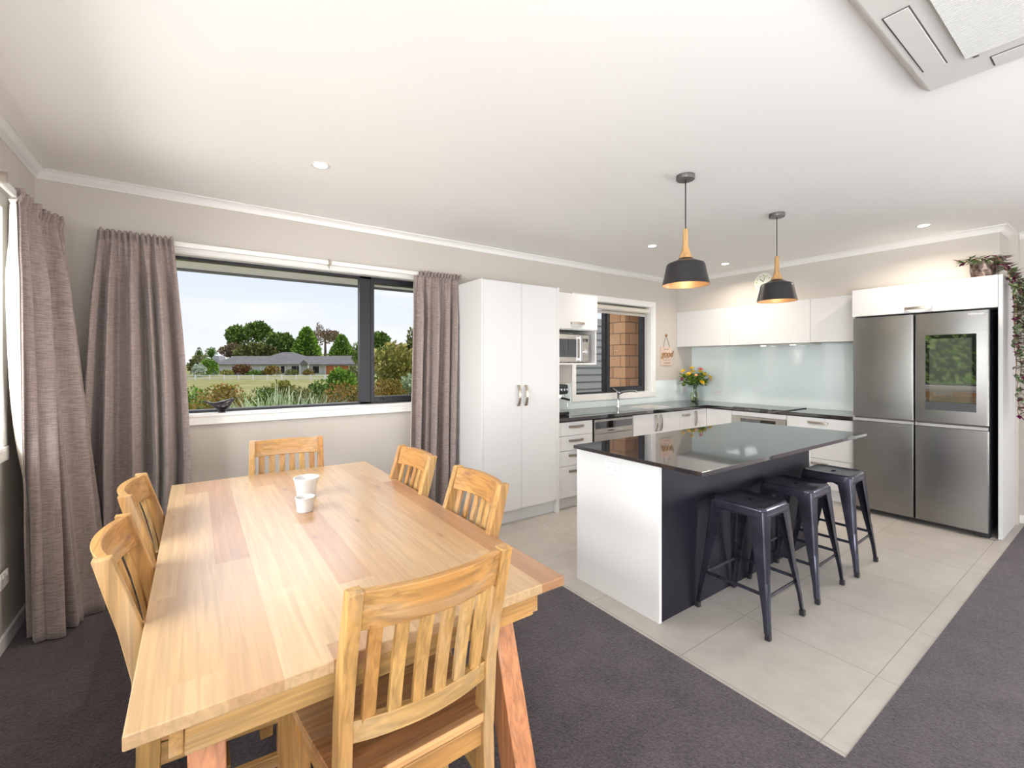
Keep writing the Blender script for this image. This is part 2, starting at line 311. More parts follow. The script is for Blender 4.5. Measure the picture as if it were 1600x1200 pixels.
# ---------------------------------------------------------------- geometry helpers
class MB:
    def __init__(s): s.bm = bmesh.new()
    def box(s, x0, x1, y0, y1, z0, z1, rot=None, about=None):
        x0, x1 = min(x0, x1), max(x0, x1); y0, y1 = min(y0, y1), max(y0, y1); z0, z1 = min(z0, z1), max(z0, z1)
        v = [s.bm.verts.new(p) for p in ((x0, y0, z0), (x1, y0, z0), (x1, y1, z0), (x0, y1, z0), (x0, y0, z1), (x1, y0, z1), (x1, y1, z1), (x0, y1, z1))]
        for f in ((3, 2, 1, 0), (4, 5, 6, 7), (0, 1, 5, 4), (1, 2, 6, 5), (2, 3, 7, 6), (3, 0, 4, 7)): s.bm.faces.new([v[i] for i in f])
        if rot:
            c = Vector(about or ((x0+x1)/2, (y0+y1)/2, (z0+z1)/2))
            for q in v: q.co = c+rot @ (q.co-c)
        return s
    def hexa(s, lo, hi):
        """lo, hi: 4 points each (ccw)"""
        a = [s.bm.verts.new(p) for p in lo]; b = [s.bm.verts.new(p) for p in hi]
        s.bm.faces.new(a[::-1]); s.bm.faces.new(b)
        for i in range(4): s.bm.faces.new((a[i], a[(i+1) % 4], b[(i+1) % 4], b[i]))
        return s
    def loft(s, rings, cap=True, closed=False):
        """rings: list of equal-length point lists joined in order"""
        vs = [[s.bm.verts.new(p) for p in r] for r in rings]; n = len(vs[0])
        m = len(vs) if closed else len(vs)-1
        for k in range(m):
            a, b = vs[k], vs[(k+1) % len(vs)]
            for i in range(n): s.bm.faces.new((a[i], a[(i+1) % n], b[(i+1) % n], b[i]))
        if cap and not closed:
            s.bm.faces.new(vs[0][::-1]); s.bm.faces.new(vs[-1])
        return s
    def lathe(s, prof, c=(0, 0, 0), n=32, cap=True):
        rings = []
        for r, z in prof: rings.append([(c[0]+r*math.cos(2*math.pi*i/n), c[1]+r*math.sin(2*math.pi*i/n), c[2]+z) for i in range(n)])
        return s.loft(rings, cap)
    def tube(s, pts, r, n=10, closed=False):
        pts = [Vector(p) for p in pts]; rings = []
        up = Vector((0, 0, 1))
        for i, p in enumerate(pts):
            a = pts[i-1] if i else (pts[-1] if closed else p); b = pts[(i+1) % len(pts)] if (i < len(pts)-1 or closed) else p
            d = (b-a).normalized()
            if i == 0: up = Vector((0, 0, 1)) if abs(d.z) < 0.9 else Vector((1, 0, 0))
            u = (up-d*up.dot(d)).normalized(); v = d.cross(u); up = u
            rr = r[i] if isinstance(r, (list, tuple)) else r
            rings.append([p+(u*math.cos(2*math.pi*k/n)+v*math.sin(2*math.pi*k/n))*rr for k in range(n)])
        return s.loft(rings, not closed, closed)
    def bar(s, pts, wv, dv):
        """rectangular section swept through pts; wv, dv half-extent vectors (or lists)"""
        rings = []
        for i, p in enumerate(pts):
            p = Vector(p); a = Vector(wv[i] if isinstance(wv, list) else wv); b = Vector(dv[i] if isinstance(dv, list) else dv)
            rings.append([p-a-b, p+a-b, p+a+b, p-a+b])
        return s.loft(rings)
    def poly(s, pts, vec):
        """prism: polygon extruded by vec"""
        a = [s.bm.verts.new(p) for p in pts]; b = [s.bm.verts.new(Vector(p)+Vector(vec)) for p in pts]; n = len(a)
        s.bm.faces.new(a[::-1]); s.bm.faces.new(b)
        for i in range(n): s.bm.faces.new((a[i], a[(i+1) % n], b[(i+1) % n], b[i]))
        return s
    def ball(s, c, rx, ry=None, rz=None, u=16, v=10):
        ry = ry or rx; rz = rz or rx
        mtx = Matrix.Translation(c) @ Matrix.Diagonal((rx, ry, rz, 1))
        bmesh.ops.create_uvsphere(s.bm, u_segments=u, v_segments=v, radius=1, matrix=mtx); return s
    def quad(s, pts): s.bm.faces.new([s.bm.verts.new(p) for p in pts]); return s
    def build(s, name, m, parent=None, smooth=False, bev=0, world=True, seg=2, angle=40, solid=0, sub=0):
        bmesh.ops.recalc_face_normals(s.bm, faces=s.bm.faces)
        me = bpy.data.meshes.new(name)
        if parent is not None and world:
            off = Vector((0, 0, 0)); p = parent
            while p is not None: off += Vector(p.location); p = p.parent
            for v in s.bm.verts: v.co -= off
        elif parent is None and world:
            pass
        s.bm.to_mesh(me); s.bm.free()
        o = bpy.data.objects.new(name, me); col.objects.link(o)
        if m: me.materials.append(m)
        if parent is not None: o.parent = parent
        if smooth:
            for p in me.polygons: p.use_smooth = True
            try: me.set_sharp_from_angle(angle=math.radians(angle))
            except Exception: pass
        if solid:
            md = o.modifiers.new('solid', 'SOLIDIFY'); md.thickness = solid; md.offset = 0
        if sub:
            md = o.modifiers.new('sub', 'SUBSURF'); md.levels = sub; md.render_levels = sub
        if bev:
            md = o.modifiers.new('bevel', 'BEVEL'); md.width = bev; md.segments = seg; md.limit_method = 'ANGLE'; md.angle_limit = math.radians(35)
        return o

def tag(o, label=None, cat=None, group=None, kind=None):
    if label: o['label'] = label
    if cat: o['category'] = cat
    if group: o['group'] = group
    if kind: o['kind'] = kind
    return o
def thing(name, loc, label=None, cat=None, group=None, kind=None, rz=0):
    o = bpy.data.objects.new(name, None); col.objects.link(o); o.location = loc; o.rotation_euler = (0, 0, rz); o.empty_display_size = 0.1
    return tag(o, label, cat, group, kind)
def plabel(o, s): o['label'] = s; return o
def copy_tree(o, parent=None):
    c = o.copy(); col.objects.link(c)
    if parent is not None: c.parent = parent
    for ch in list(o.children): copy_tree(ch, c)
    return c
def B(*a): return MB().box(*a)

# ================================================================ SHELL
CZ = 2.606
# floor: tiled kitchen zone and carpet
fl = B(-4.04, 0.30, -3.235, 0.0, -0.12, 0.0).build('floor', M['tile']); tag(fl, kind='structure')
cp = MB(); cp.box(-6.76, -4.04, -8.4, 0.0, -0.12, 0.004); cp.box(-4.04, 3.0, -8.4, -3.235, -0.12, 0.004)
cp = cp.build('floor', M['carpet']); tag(cp, 'dark purple-grey carpet around the tiled kitchen floor', 'carpet', kind='structure')
tag(B(-6.96, 3.2, -8.6, 0.2, CZ, CZ+0.2).build('ceiling', M['ceil']), kind='structure')
def wall_with_holes(name, axis, a0, a1, d0, d1, holes, z0=-0.12, z1=CZ):
    """axis 'x': wall runs along x at depth d0..d1 in y. holes: (lo, hi, zlo, zhi)"""
    m = MB(); cur = a0
    def bx(p, q, u, v):
        if q-p < 1e-4 or v-u < 1e-4: return
        if axis == 'x': m.box(p, q, d0, d1, u, v)
        else: m.box(d0, d1, p, q, u, v)
    for lo, hi, zl, zh in sorted(holes):
        bx(cur, lo, z0, z1); bx(lo, hi, z0, zl); bx(lo, hi, zh, z1); cur = hi
    bx(cur, a1, z0, z1)
    o = m.build(name, M['wall']); return tag(o, kind='structure')
W1 = (-6.13, -4.18, 1.075, 2.205)     # dining window
W2 = (-2.335, -0.925, 1.055, 2.19)    # kitchen window
W3 = (-3.05, -0.62, 1.02, 2.215)      # left window (y range)
wall_with_holes('wall_back', 'x', -6.96, 0.2, 0.0, 0.2, [W1, W2])
wall_with_holes('wall_left', 'y', -8.6, 0.0, -6.96, -6.76, [W3, (-6.6, -4.3, 0.1, 2.2)])
wr = MB(); wr.box(0.0, 0.2, -3.2, 0.0, -0.12, CZ); wr.box(-0.375, 0.0, -2.161, 0.0, 2.151, CZ); wr.box(-0.375, 0.0, -3.136, -2.161, 2.163, CZ)
tag(wr.build('wall_right', M['wall']), kind='structure')
wall_with_holes('wall_lounge', 'y', -8.6, -3.2, 0.10, 0.25, [(-4.24, -3.30, 0.0, 2.06), (-8.2, -4.6, 0.0, 2.2)])
wall_with_holes('wall_front', 'x', -6.76, 3.2, -8.6, -8.4, [(-6.4, -0.8, 0.0, 2.2)])
tag(B(3.0, 3.2, -8.4, -3.2, -0.12, CZ).build('wall_lounge_end', M['wall']), kind='structure')
tag(B(0.25, 3.2, -3.3, -3.2, -0.12, CZ).build('wall_lounge_back', M['wall']), kind='structure')
# cove cornices (profile swept along straight runs)
def cornice(name, p0, p1, nrm, ext0=0, ext1=0):
    """p0,p1 (x,y) wall line; nrm points into the room"""
    p0 = Vector((*p0, 0)); p1 = Vector((*p1, 0)); n = Vector((*nrm, 0)); d = (p1-p0).normalized()
    prof = [(0.0, 2.552), (0.008, 2.552), (0.012, 2.560), (0.018, 2.575), (0.028, 2.588), (0.042, 2.597), (0.052, 2.599), (0.055, CZ), (0.0, CZ)]
    rings = []
    for P, sg, ex in ((p0, 1, ext0), (p1, -1, ext1)):
        rings.append([P+n*a+d*(sg*ex*a)+Vector((0, 0, z)) for a, z in prof])
    return tag(MB().loft(rings).build(name, M['trimw'], smooth=True, angle=50), kind='structure')
cornice('trim_1', (-6.76, 0), (-0.375, 0), (0, -1), 1, 1)
cornice('trim_2', (-6.76, -8.4), (-6.76, 0), (1, 0), 0, 1)
cornice('trim_3', (-0.375, 0), (-0.375, -3.136), (-1, 0), 1, -1)
cornice('trim_4', (-0.375, -3.136), (0.10, -3.136), (0, -1), -1, 1)
cornice('trim_5', (0.10, -3.136), (0.10, -8.4), (-1, 0), 1, 0)
# skirtings
def skirt(name, *a): return tag(B(*a).build(name, M['trimw'], bev=0.003), kind='structure')
skirt('baseboard_left', -6.76, -6.745, -8.4, 0.0, 0.0, 0.075)
skirt('baseboard_back', -6.745, -3.98, -0.015, 0.0, 0.0, 0.075)
skirt('baseboard_lounge', 0.085, 0.10, -3.24, -3.19, 0.0, 0.075)
# hall door beyond the fridge panel
d1 = thing('door_1', (0.10, -3.77, 0), kind='structure')
fm = MB(); fm.box(0.07, 0.115, -3.30, -3.235, 0, 2.12); fm.box(0.07, 0.115, -4.30, -4.235, 0, 2.12); fm.box(0.07, 0.115, -4.30, -3.235, 2.055, 2.12)
fm.build('frame', M['trimw'], d1, bev=0.003)
dl = B(0.13, 0.17, -4.235, -3.305, 0.01, 2.05).build('door_leaf', mat('mauve_door', (0.42, 0.33, 0.35), 0.6), d1)
MB().tube([(0.12, -4.15, 1.0), (0.07, -4.15, 1.0), (0.07, -4.03, 1.0)], 0.009).build('door_handle', M['handle'], dl)

# ---------------------------------------------------------------- windows
def frame_ring(m, ax, a0, a1, z0, z1, d0, d1, wd, wb=None, wt=None):
    """rectangular ring along axis ax ('x' or 'y')"""
    wb = wb or wd; wt = wt or wd
    for p, q, u, v in ((a0, a0+wd, z0, z1), (a1-wd, a1, z0, z1), (a0+wd, a1-wd, z0, z0+wb), (a0+wd, a1-wd, z1-wt, z1)):
        if ax == 'x': m.box(p, q, d0, d1, u, v)
        else: m.box(d0, d1, p, q, u, v)
    return m
# dining window
w1 = thing('window_1', (-5.15, 0.0, 1.0), kind='structure')
m = MB(); m.box(-6.20, -4.11, -0.016, 0.0, 2.20, 2.268); m.box(-6.20, -6.13, -0.016, 0.0, 1.077, 2.199); m.box(-4.18, -4.11, -0.016, 0.0, 1.077, 2.199); m.box(-6.20, -4.11, -0.022, 0.0, 1.0, 1.076)
m.build('architrave', M['trimw'], w1, bev=0.003)
m = MB(); m.box(-6.13, -4.18, -0.03, 0.09, 1.058, 1.078); m.box(-6.13, -6.115, 0.0, 0.09, 1.078, 2.205); m.box(-4.195, -4.18, 0.0, 0.09, 1.078, 2.205); m.box(-6.13, -4.18, 0.0, 0.09, 2.195, 2.205)
m.build('window_sill', M['trimw'], w1, bev=0.002)
m = MB(); frame_ring(m, 'x', -6.13, -4.18, 1.075, 2.205, 0.085, 0.15, 0.028, 0.022, 0.03); m.box(-4.80, -4.70, 0.085, 0.15, 1.08, 2.20)
fr1 = m.build('window_frame', M['blackframe'], w1, bev=0.002)
m = MB(); frame_ring(m, 'x', -4.705, -4.205, 1.095, 2.18, 0.075, 0.135, 0.028, 0.045, 0.04)
m.box(-4.62, -4.52, 0.060, 0.075, 1.112, 1.122); m.box(-4.60, -4.585, 0.05, 0.075, 1.11, 1.135)
plabel(m.build('opening_sash', M['blackframe'], w1, bev=0.002), 'opening sash with stay along its bottom rail')
m = MB(); m.box(-6.11, -4.80, 0.110, 0.114, 1.09, 2.19); m.box(-4.69, -4.22, 0.104, 0.108, 1.12, 2.16); m.build('glass', M['glass'], w1)
# kitchen window
w2 = thing('window_2', (-1.63, 0.0, 1.0), kind='structure')
m = MB(); m.box(-2.40, -0.869, -0.018, 0.0, 2.19, 2.26); m.box(-2.40, -2.335, -0.018, 0.0, 1.0555, 2.1895); m.box(-0.925, -0.869, -0.018, 0.0, 1.0555, 2.1895); m.box(-2.40, -0.869, -0.018, 0.0, 0.985, 1.055)
m.build('architrave', M['trimw'], w2, bev=0.002)
m = MB(); m.box(-2.335, -2.32, 0, 0.11, 1.055, 2.19); m.box(-0.94, -0.925, 0, 0.11, 1.055, 2.19); m.box(-2.335, -0.925, 0, 0.11, 1.042, 1.057); m.box(-2.335, -0.925, 0, 0.11, 2.185, 2.20)
m.build('window_sill', M['trimw'], w2)
m = MB(); frame_ring(m, 'x', -2.32, -0.94, 1.056, 2.188, 0.11, 0.17, 0.022); m.box(-1.72, -1.66, 0.11, 0.17, 1.06, 2.18)
m.build('window_frame', M['blackframe'], w2, bev=0.002)
m = MB(); frame_ring(m, 'x', -1.70, -0.955, 1.075, 2.17, 0.10, 0.155, 0.062, 0.055, 0.05); m.box(-1.62, -1.56, 0.085, 0.10, 1.10, 1.115)
m.build('opening_sash', M['blackframe'], w2, bev=0.002)
m = MB(); m.box(-2.31, -1.70, 0.140, 0.144, 1.07, 2.18); m.box(-1.65, -1.0, 0.128, 0.132, 1.12, 2.14); m.build('glass', M['glass'], w2)
rb = thing('roller_blind', (-1.62, 0.05, 2.07), 'rolled-up cream roller blind across the top of the kitchen window', 'blind')
m = MB(); m.tube([(-2.30, 0.05, 2.135), (-0.96, 0.05, 2.135)], 0.034, 16); m.build('roll', mat('blind_cream', (0.66, 0.62, 0.55), 0.8), rb, smooth=True)
B(-2.31, -2.302, 0.02, 0.085, 2.095, 2.18).build('bracket', M['plas'], rb); B(-0.958, -0.95, 0.02, 0.085, 2.095, 2.18).build('bracket', M['plas'], rb)
B(-2.30, -0.965, 0.075, 0.087, 2.065, 2.10).build('bottom_bar', mat('blind_bar', (0.5, 0.48, 0.44), 0.5), rb)
# left window
w3 = thing('window_3', (-6.76, -1.8, 1.0), kind='structure')
m = MB(); m.box(-6.76, -6.744, -3.12, -0.55, 2.205, 2.27); m.box(-6.76, -6.744, -3.12, -3.05, 1.021, 2.2045); m.box(-6.76, -6.744, -0.62, -0.55, 1.021, 2.2045); m.box(-6.76, -6.738, -3.12, -0.55, 0.95, 1.02)
m.build('architrave', M['trimw'], w3, bev=0.003)
m = MB(); m.box(-6.86, -6.73, -3.05, -0.62, 1.005, 1.022); m.build('window_sill', M['trimw'], w3)
m = MB(); frame_ring(m, 'y', -3.05, -0.62, 1.02, 2.215, -6.93, -6.865, 0.03); m.box(-6.93, -6.865, -1.25, -1.18, 1.03, 2.2)
m.build('window_frame', M['blackframe'], w3)
B(-6.90, -6.896, -3.03, -0.64, 1.04, 2.19).build('glass', M['glass'], w3)
# unseen glazing behind the camera and left lounge, added for light and reflections
w4 = thing('window_4', (-3.6, -8.5, 0), kind='structure')
m = MB(); frame_ring(m, 'x', -6.4, -0.8, 0.0, 2.2, -8.55, -8.49, 0.05)
for x in (-5.0, -3.6, -2.2): m.box(x-0.04, x+0.04, -8.55, -8.49, 0.05, 2.15)
m.build('window_frame', M['blackframe'], w4)
B(-6.35, -0.85, -8.525, -8.52, 0.05, 2.15).build('glass', M['glass'], w4)
w5 = thing('window_5', (-6.86, -5.4, 0.1), kind='structure')
m = MB(); frame_ring(m, 'y', -6.6, -4.3, 0.1, 2.2, -6.93, -6.87, 0.05); m.box(-6.93, -6.87, -5.5, -5.42, 0.15, 2.15); m.build('window_frame', M['blackframe'], w5)
B(-6.905, -6.90, -6.55, -4.35, 0.15, 2.15).build('glass', M['glass'], w5)

# curtain rods
def rod(name, p, q, label, brackets):
    o = thing(name, p, label, 'curtain rod'); p = Vector(p); q = Vector(q); d = (q-p).normalized()
    n = Vector((-d.y, d.x, 0))
    m = MB(); m.bar([p, q], n*0.010, Vector((0, 0, 0.017))); m.build('rail', M['trimw'], o, bev=0.004)
    for t in brackets:
        c = p+d*t; side = brackets_side; m = MB()
        m.box(c.x-0.006-abs(side.x)*0.03, c.x+0.006+abs(side.x)*0.03, c.y-0.006-abs(side.y)*0.03, c.y+0.006+abs(side.y)*0.03, c.z-0.022, c.z+0.024)
        m.tube([c+Vector((0, 0, -0.015)), c+Vector((0, 0, -0.045))], 0.004, 6)
        m.build('bracket', M['handle'], o)
    return o
brackets_side = Vector((0, 1, 0)); rod('curtain_rod', (-6.45, -0.075, 2.243), (-3.95, -0.075, 2.243), 'white curtain rail above the wide dining window', (0.1, 1.36, 2.4))
brackets_side = Vector((1, 0, 0)); rod('curtain_rod', (-6.675, -3.2, 2.245), (-6.675, -0.50, 2.245), 'white curtain rail above the left-hand window', (0.1, 1.3, 2.2))

# ---------------------------------------------------------------- curtains
def lerp_path(P, s):
    n = len(P)-1; k = min(int(s*n), n-1); f = s*n-k
    return Vector((*P[k][:2], 0)).lerp(Vector((*P[k+1][:2], 0)), f)
def curtain(name, top, bot, label, z_top, folds, seed, lining=False, amp=(0.022, 0.095), squeeze=None, side=1, zb=0.012):
    rr = random.Random(seed)
    o = thing(name, (top[0][0], top[0][1], 0), label, 'curtain')
    ph = [rr.uniform(0, 6.28) for _ in range(6)]; jit = [rr.uniform(-0.5, 0.5) for _ in range(folds+2)]
    def wave(s, t):
        x = s*folds; k = int(x); f = x-k
        x2 = x+jit[k]*(1-f)*0.6+jit[k+1]*f*0.6
        a = math.sin(2*math.pi*x2+ph[0]); a = math.copysign(abs(a)**0.75, a)
        return a*(0.75+0.25*math.sin(3.1*s*6+ph[1]))+0.35*math.sin(2*math.pi*x2*0.47+ph[2]+t*1.3)+0.12*math.sin(2*math.pi*x*2.3+ph[3])*t
    def pt(s, z, off=0):
        t = (z_top-z)/z_top
        e = t if squeeze is None else squeeze(t)
        P = lerp_path(top, s).lerp(lerp_path(bot, s), e)
        a = lerp_path(top, min(1, s+0.02)).lerp(lerp_path(bot, min(1, s+0.02)), e); b = lerp_path(top, max(0, s-0.02)).lerp(lerp_path(bot, max(0, s-0.02)), e)
        d = (a-b).normalized(); n = Vector((d.y, -d.x, 0))*side
        g = min(1, max(0, (t-0.02)/0.16))
        A = amp[0]*(0.55+0.45*g)+(amp[1]-amp[0])*(g*(0.55+0.45*t))
        wv = wave(s, t)
        if t < 0.030: # ruffled heading above the gather tape
            h = (0.030-t)/0.030
            wv = wv*0.5; A = amp[0]; gq = min(1, h*1.6); wv += (0.25+0.65*gq)*math.sin(2*math.pi*s*folds*2.6+ph[4])+0.3*gq*math.sin(2*math.pi*s*folds*4.3+ph[5])
        if 0.030 <= t < 0.12:
            h = (0.12-t)/0.085; wv += 0.45*h*math.sin(2*math.pi*s*folds*2.6+ph[4])
        z2 = z+(0.007*math.sin(2*math.pi*s*folds*2.6+ph[1])*(1-t/0.02) if t < 0.02 else 0)
        q = P+n*(A*wv+off); slump = 0.012*math.sin(s*folds*2*math.pi*0.9+ph[3])*t
        return (q.x+d.x*slump, q.y+d.y*slump, z2)
    ns = folds*34; zs = [z_top-0.004*i for i in range(0, 26)]; zz = zs[-1]
    nz = 46; zs += [zz-(zz-zb)*(i/nz) for i in range(1, nz+1)]
    def sheet(off):
        m = MB(); g = [[m.bm.verts.new(pt(i/ns, z, off)) for i in range(ns+1)] for z in zs]
        for a, b in zip(g, g[1:]):
            for i in range(ns): m.bm.faces.new((a[i], a[i+1], b[i+1], b[i]))
        return m
    sheet(0).build('cloth', M['fab'], o, smooth=True, angle=180, solid=0.004)
    if lining:
        m = MB(); g = []
        for z in zs[12:-3]:
            g.append([m.bm.verts.new(pt(i/ns, z, -0.012 if side > 0 else 0.012)) for i in range(ns+1)])
        for a, b in zip(g, g[1:]):
            for i in range(ns): m.bm.faces.new((a[i], a[i+1], b[i+1], b[i]))
        plabel(m.build('lining', M['lining'], o, smooth=True, angle=180, solid=0.002), 'cream lining on the window side')
    return o
curtain('curtain', [(-6.463, -0.135), (-6.28, -0.135), (-6.09, -0.135)], [(-6.52, -0.16), (-6.24, -0.17), (-6.01, -0.16)], 'taupe curtain drawn to the left side of the wide dining window', 2.266, 5, 3, lining=True,
        squeeze=lambda t: min(1, t*1.5)*(1.0)+0.25*math.sin(min(1, t*1.25)*math.pi))
curtain('curtain', [(-4.345, -0.135), (-4.13, -0.135), (-3.935, -0.15)], [(-4.47, -0.17), (-4.25, -0.17), (-4.04, -0.18)], 'taupe curtain hanging between the wide dining window and the white pantry', 2.258, 5, 11, lining=True,
        squeeze=lambda t: min(1, 0.0 if t < 0.02 else 0.42+t*0.6), amp=(0.020, 0.070))
curtain('curtain', [(-6.665, -0.77), (-6.668, -0.45), (-6.60, -0.27)], [(-6.685, -0.52), (-6.585, -0.60), (-6.47, -0.47), (-6.40, -0.20)], 'taupe curtain flaring into the room beside the left-hand window', 2.268, 5, 23, lining=True,
        amp=(0.022, 0.048), side=-1)

# ================================================================ KITCHEN
def pull(name, c, L_, axis, out, parent, bow=0.022):
    """bowed flat bar handle centred at c, along axis, standing out along `out`"""
    c = Vector(c); a = Vector(axis); o = Vector(out); t = a.cross(o)
    pts = []; n = 10
    for i in range(n+1):
        s = i/n*2-1; pts.append(c+a*(s*L_/2)+o*(0.010+bow*(1-s*s)))
    m = MB(); m.bar(pts, t*0.0125, o*0.003)
    for s in (-1, 1): m.bar([c+a*(s*(L_/2-0.006)), c+a*(s*(L_/2-0.006))+o*0.014], t*0.0075, a*0.006)
    return m.build(name, M['handle'], parent, bev=0.001)
Z = Vector((0, 0, 1)); X = Vector((1, 0, 0)); Y = Vector((0, 1, 0))
# tall pantry
p = thing('pantry_cabinet', (-3.55, -0.3, 0), 'tall white two-door pantry cabinet beside the right curtain', 'cabinet')
m = MB(); m.box(-3.98, -3.962, -0.60, -0.001, 0, 2.16); m.box(-3.137, -3.105, -0.60, -0.001, 0, 2.16); m.box(-3.962, -3.137, -0.578, -0.001, 0.11, 2.158); m.box(-3.962, -3.137, -0.575, -0.001, 2.13, 2.16)
m.build('carcass', M['cab'], p, bev=0.0015)
B(-3.962, -3.137, -0.545, -0.53, 0, 0.118).build('plinth', M['cab'], p)
dl = B(-3.960, -3.558, -0.60, -0.580, 0.125, 2.155).build('door', M['cab'], p, bev=0.0015)
pull('handle', (-3.597, -0.60, 1.145), 0.19, Z, -Y, dl)
dr = B(-3.555, -3.139, -0.60, -0.580, 0.125, 2.155).build('door', M['cab'], p, bev=0.0015)
pull('handle', (-3.515, -0.60, 1.145), 0.19, Z, -Y, dr)
# wall cabinet with microwave shelf
u = thing('wall_cabinet', (-2.74, -0.2, 1.42), 'small white wall cabinet with an open microwave shelf next to the pantry', 'cabinet')
m = MB(); m.box(-3.104, -3.086, -0.385, -0.001, 1.42, 2.165); m.box(-2.40, -2.382, -0.385, -0.02, 1.42, 2.165); m.box(-3.086, -2.40, -0.385, -0.02, 1.42, 1.438); m.box(-3.086, -2.40, -0.385, -0.02, 1.785, 1.803); m.box(-3.086, -2.40, -0.385, -0.02, 2.147, 2.165); m.box(-3.086, -2.40, -0.03, -0.001, 1.438, 2.147)
m.build('carcass', M['carc'], u)
d = B(-3.100, -2.385, -0.403, -0.387, 1.795, 2.163).build('door', M['cab'], u, bev=0.0015)
pull('handle', (-2.68, -0.403, 1.855), 0.19, X, -Y, d)
mw = thing('microwave', (-2.72, -0.2, 1.438), 'stainless steel microwave on the open shelf by the pantry', 'microwave')
B(-3.00, -2.475, -0.345, -0.04, 1.444, 1.742).build('case', M['steel'], mw, bev=0.004)
[MB().tube([(x, y, 1.438), (x, y, 1.446)], 0.012, 8).build('foot', M['black'], mw) for x in (-2.97, -2.51) for y in (-0.31, -0.08)]
d = B(-3.00, -2.60, -0.368, -0.347, 1.450, 1.736).build('door', M['steel'], mw, bev=0.003)
B(-2.965, -2.655, -0.3705, -0.3675, 1.500, 1.690).build('door_window', M['screen'], d)
m = MB(); m.box(-2.633, -2.607, -0.402, -0.392, 1.455, 1.730); m.box(-2.63, -2.61, -0.394, -0.368, 1.47, 1.49); m.box(-2.63, -2.61, -0.394, -0.368, 1.695, 1.715); m.build('handle', M['chrome'], d, bev=0.002)
c = B(-2.597, -2.475, -0.366, -0.347, 1.450, 1.736).build('control_panel', M['steel'], mw, bev=0.003)
MB().tube([(-2.535, -0.366, 1.56), (-2.535, -0.388, 1.56)], 0.022, 20).build('dial', M['chrome'], c, smooth=True)
B(-2.575, -2.495, -0.3675, -0.3655, 1.665, 1.700).build('display', M['screen'], c)

def drawer_unit(name, x0, x1, y, zs, label, axis='x', hlen=0.19):
    """front in plane y (axis x) or x (axis y)"""
    if axis == 'x':
        o = thing(name, ((x0+x1)/2, y+0.3, 0), label, 'cabinet')
        m = MB(); m.box(x0, x0+0.016, y+0.021, -0.012, 0.11, 0.865); m.box(x1-0.016, x1, y+0.021, -0.012, 0.11, 0.865); m.box(x0+0.016, x1-0.016, y+0.03, -0.012, 0.11, 0.855); m.build('carcass', M['gap'], o)
        B(x0, x1, y+0.055, y+0.07, 0, 0.108).build('plinth', M['cab'], o)
        for a, b in zs:
            d = B(x0+0.0015, x1-0.0015, y, y+0.018, a, b).build('drawer', M['cab'], o, bev=0.0012)
            pull('handle', ((x0+x1)/2, y, b-0.045 if b-a < 0.3 else b-0.05), hlen, X, -Y, d, 0.016)
    else:
        o = thing(name, (y+0.3, (x0+x1)/2, 0), label, 'cabinet')
        m = MB(); m.box(y+0.03, -0.012, x0+0.002, x1-0.002, 0.11, 0.855); m.build('carcass', M['gap'], o)
        B(y+0.055, y+0.07, x0, x1, 0, 0.108).build('plinth', M['cab'], o)
        for a, b in zs:
            d = B(y, y+0.018, x0+0.0015, x1-0.0015, a, b).build('drawer', M['cab'], o, bev=0.0012)
            pull('handle', (y, (x0+x1)/2, b-0.05), hlen, Y, -X, d, 0.016)
    return o
drawer_unit('drawer_cabinet', -3.104, -2.640, -0.582, [(0.722, 0.855), (0.577, 0.718), (0.427, 0.573), (0.118, 0.423)], 'white four-drawer base cabinet between pantry and dishwasher')
# dishwasher
dw = thing('dishwasher', (-2.31, -0.3, 0), 'stainless steel dishwasher with black control strip under the worktop', 'dishwasher')
B(-2.625, -2.01, -0.56, -0.02, 0.02, 0.862).build('case', M['fridgebody'], dw)
d = B(-2.618, -2.018, -0.590, -0.562, 0.115, 0.700).build('door', M['steel'], dw, bev=0.004)
c = B(-2.618, -2.018, -0.590, -0.562, 0.703, 0.850).build('control_panel', M['steel'], dw, bev=0.003)
B(-2.605, -2.035, -0.592, -0.5885, 0.755, 0.828).build('display', M['screen'], c)
m = MB(); m.box(-2.44, -2.19, -0.600, -0.590, 0.722, 0.742); m.build('handle', M['chrome'], c, bev=0.003)
B(-2.62, -2.016, -0.53, -0.515, 0, 0.108).build('plinth', M['cab'], dw)
# sink cabinet, slim drawer, corner cabinet
def door_unit(name, x0, x1, y, doors, label, mk_handle):
    o = thing(name, ((x0+x1)/2, y+0.3, 0), label, 'cabinet')
    m = MB(); m.box(x0+0.002, x1-0.002, y+0.021, -0.012, 0.11, 0.70); m.box(x0+0.002, x1-0.002, y+0.021, y+0.03, 0.7, 0.855); m.build('carcass', M['gap'], o)
    B(x0, x1, y+0.055, y+0.07, 0, 0.108).build('plinth', M['cab'], o)
    for (a, b), hx in zip(doors, mk_handle):
        d = B(a+0.0015, b-0.0015, y, y+0.018, 0.118, 0.855).build('door', M['cab'], o, bev=0.0012)
        if hx is not None: pull('handle', (hx, y, 0.745), 0.19, Z, -Y, d, 0.02)
    return o
door_unit('sink_cabinet', -2.008, -1.15, -0.582, [(-2.008, -1.579), (-1.579, -1.15)], 'white two-door base cabinet under the sink', [-1.62, -1.535])
o = thing('pullout_cabinet', (-1.0, -0.28, 0), 'narrow white base cabinet right of the sink doors with a short bar handle', 'cabinet')
B(-1.146, -0.882, -0.555, -0.012, 0.11, 0.855).build('carcass', M['gap'], o); B(-1.148, -0.88, -0.527, -0.512, 0, 0.108).build('plinth', M['cab'], o)
d = B(-1.147, -0.881, -0.582, -0.564, 0.118, 0.855).build('drawer', M['cab'], o, bev=0.0012); pull('handle', (-1.03, -0.582, 0.80), 0.16, X, -Y, d, 0.016)
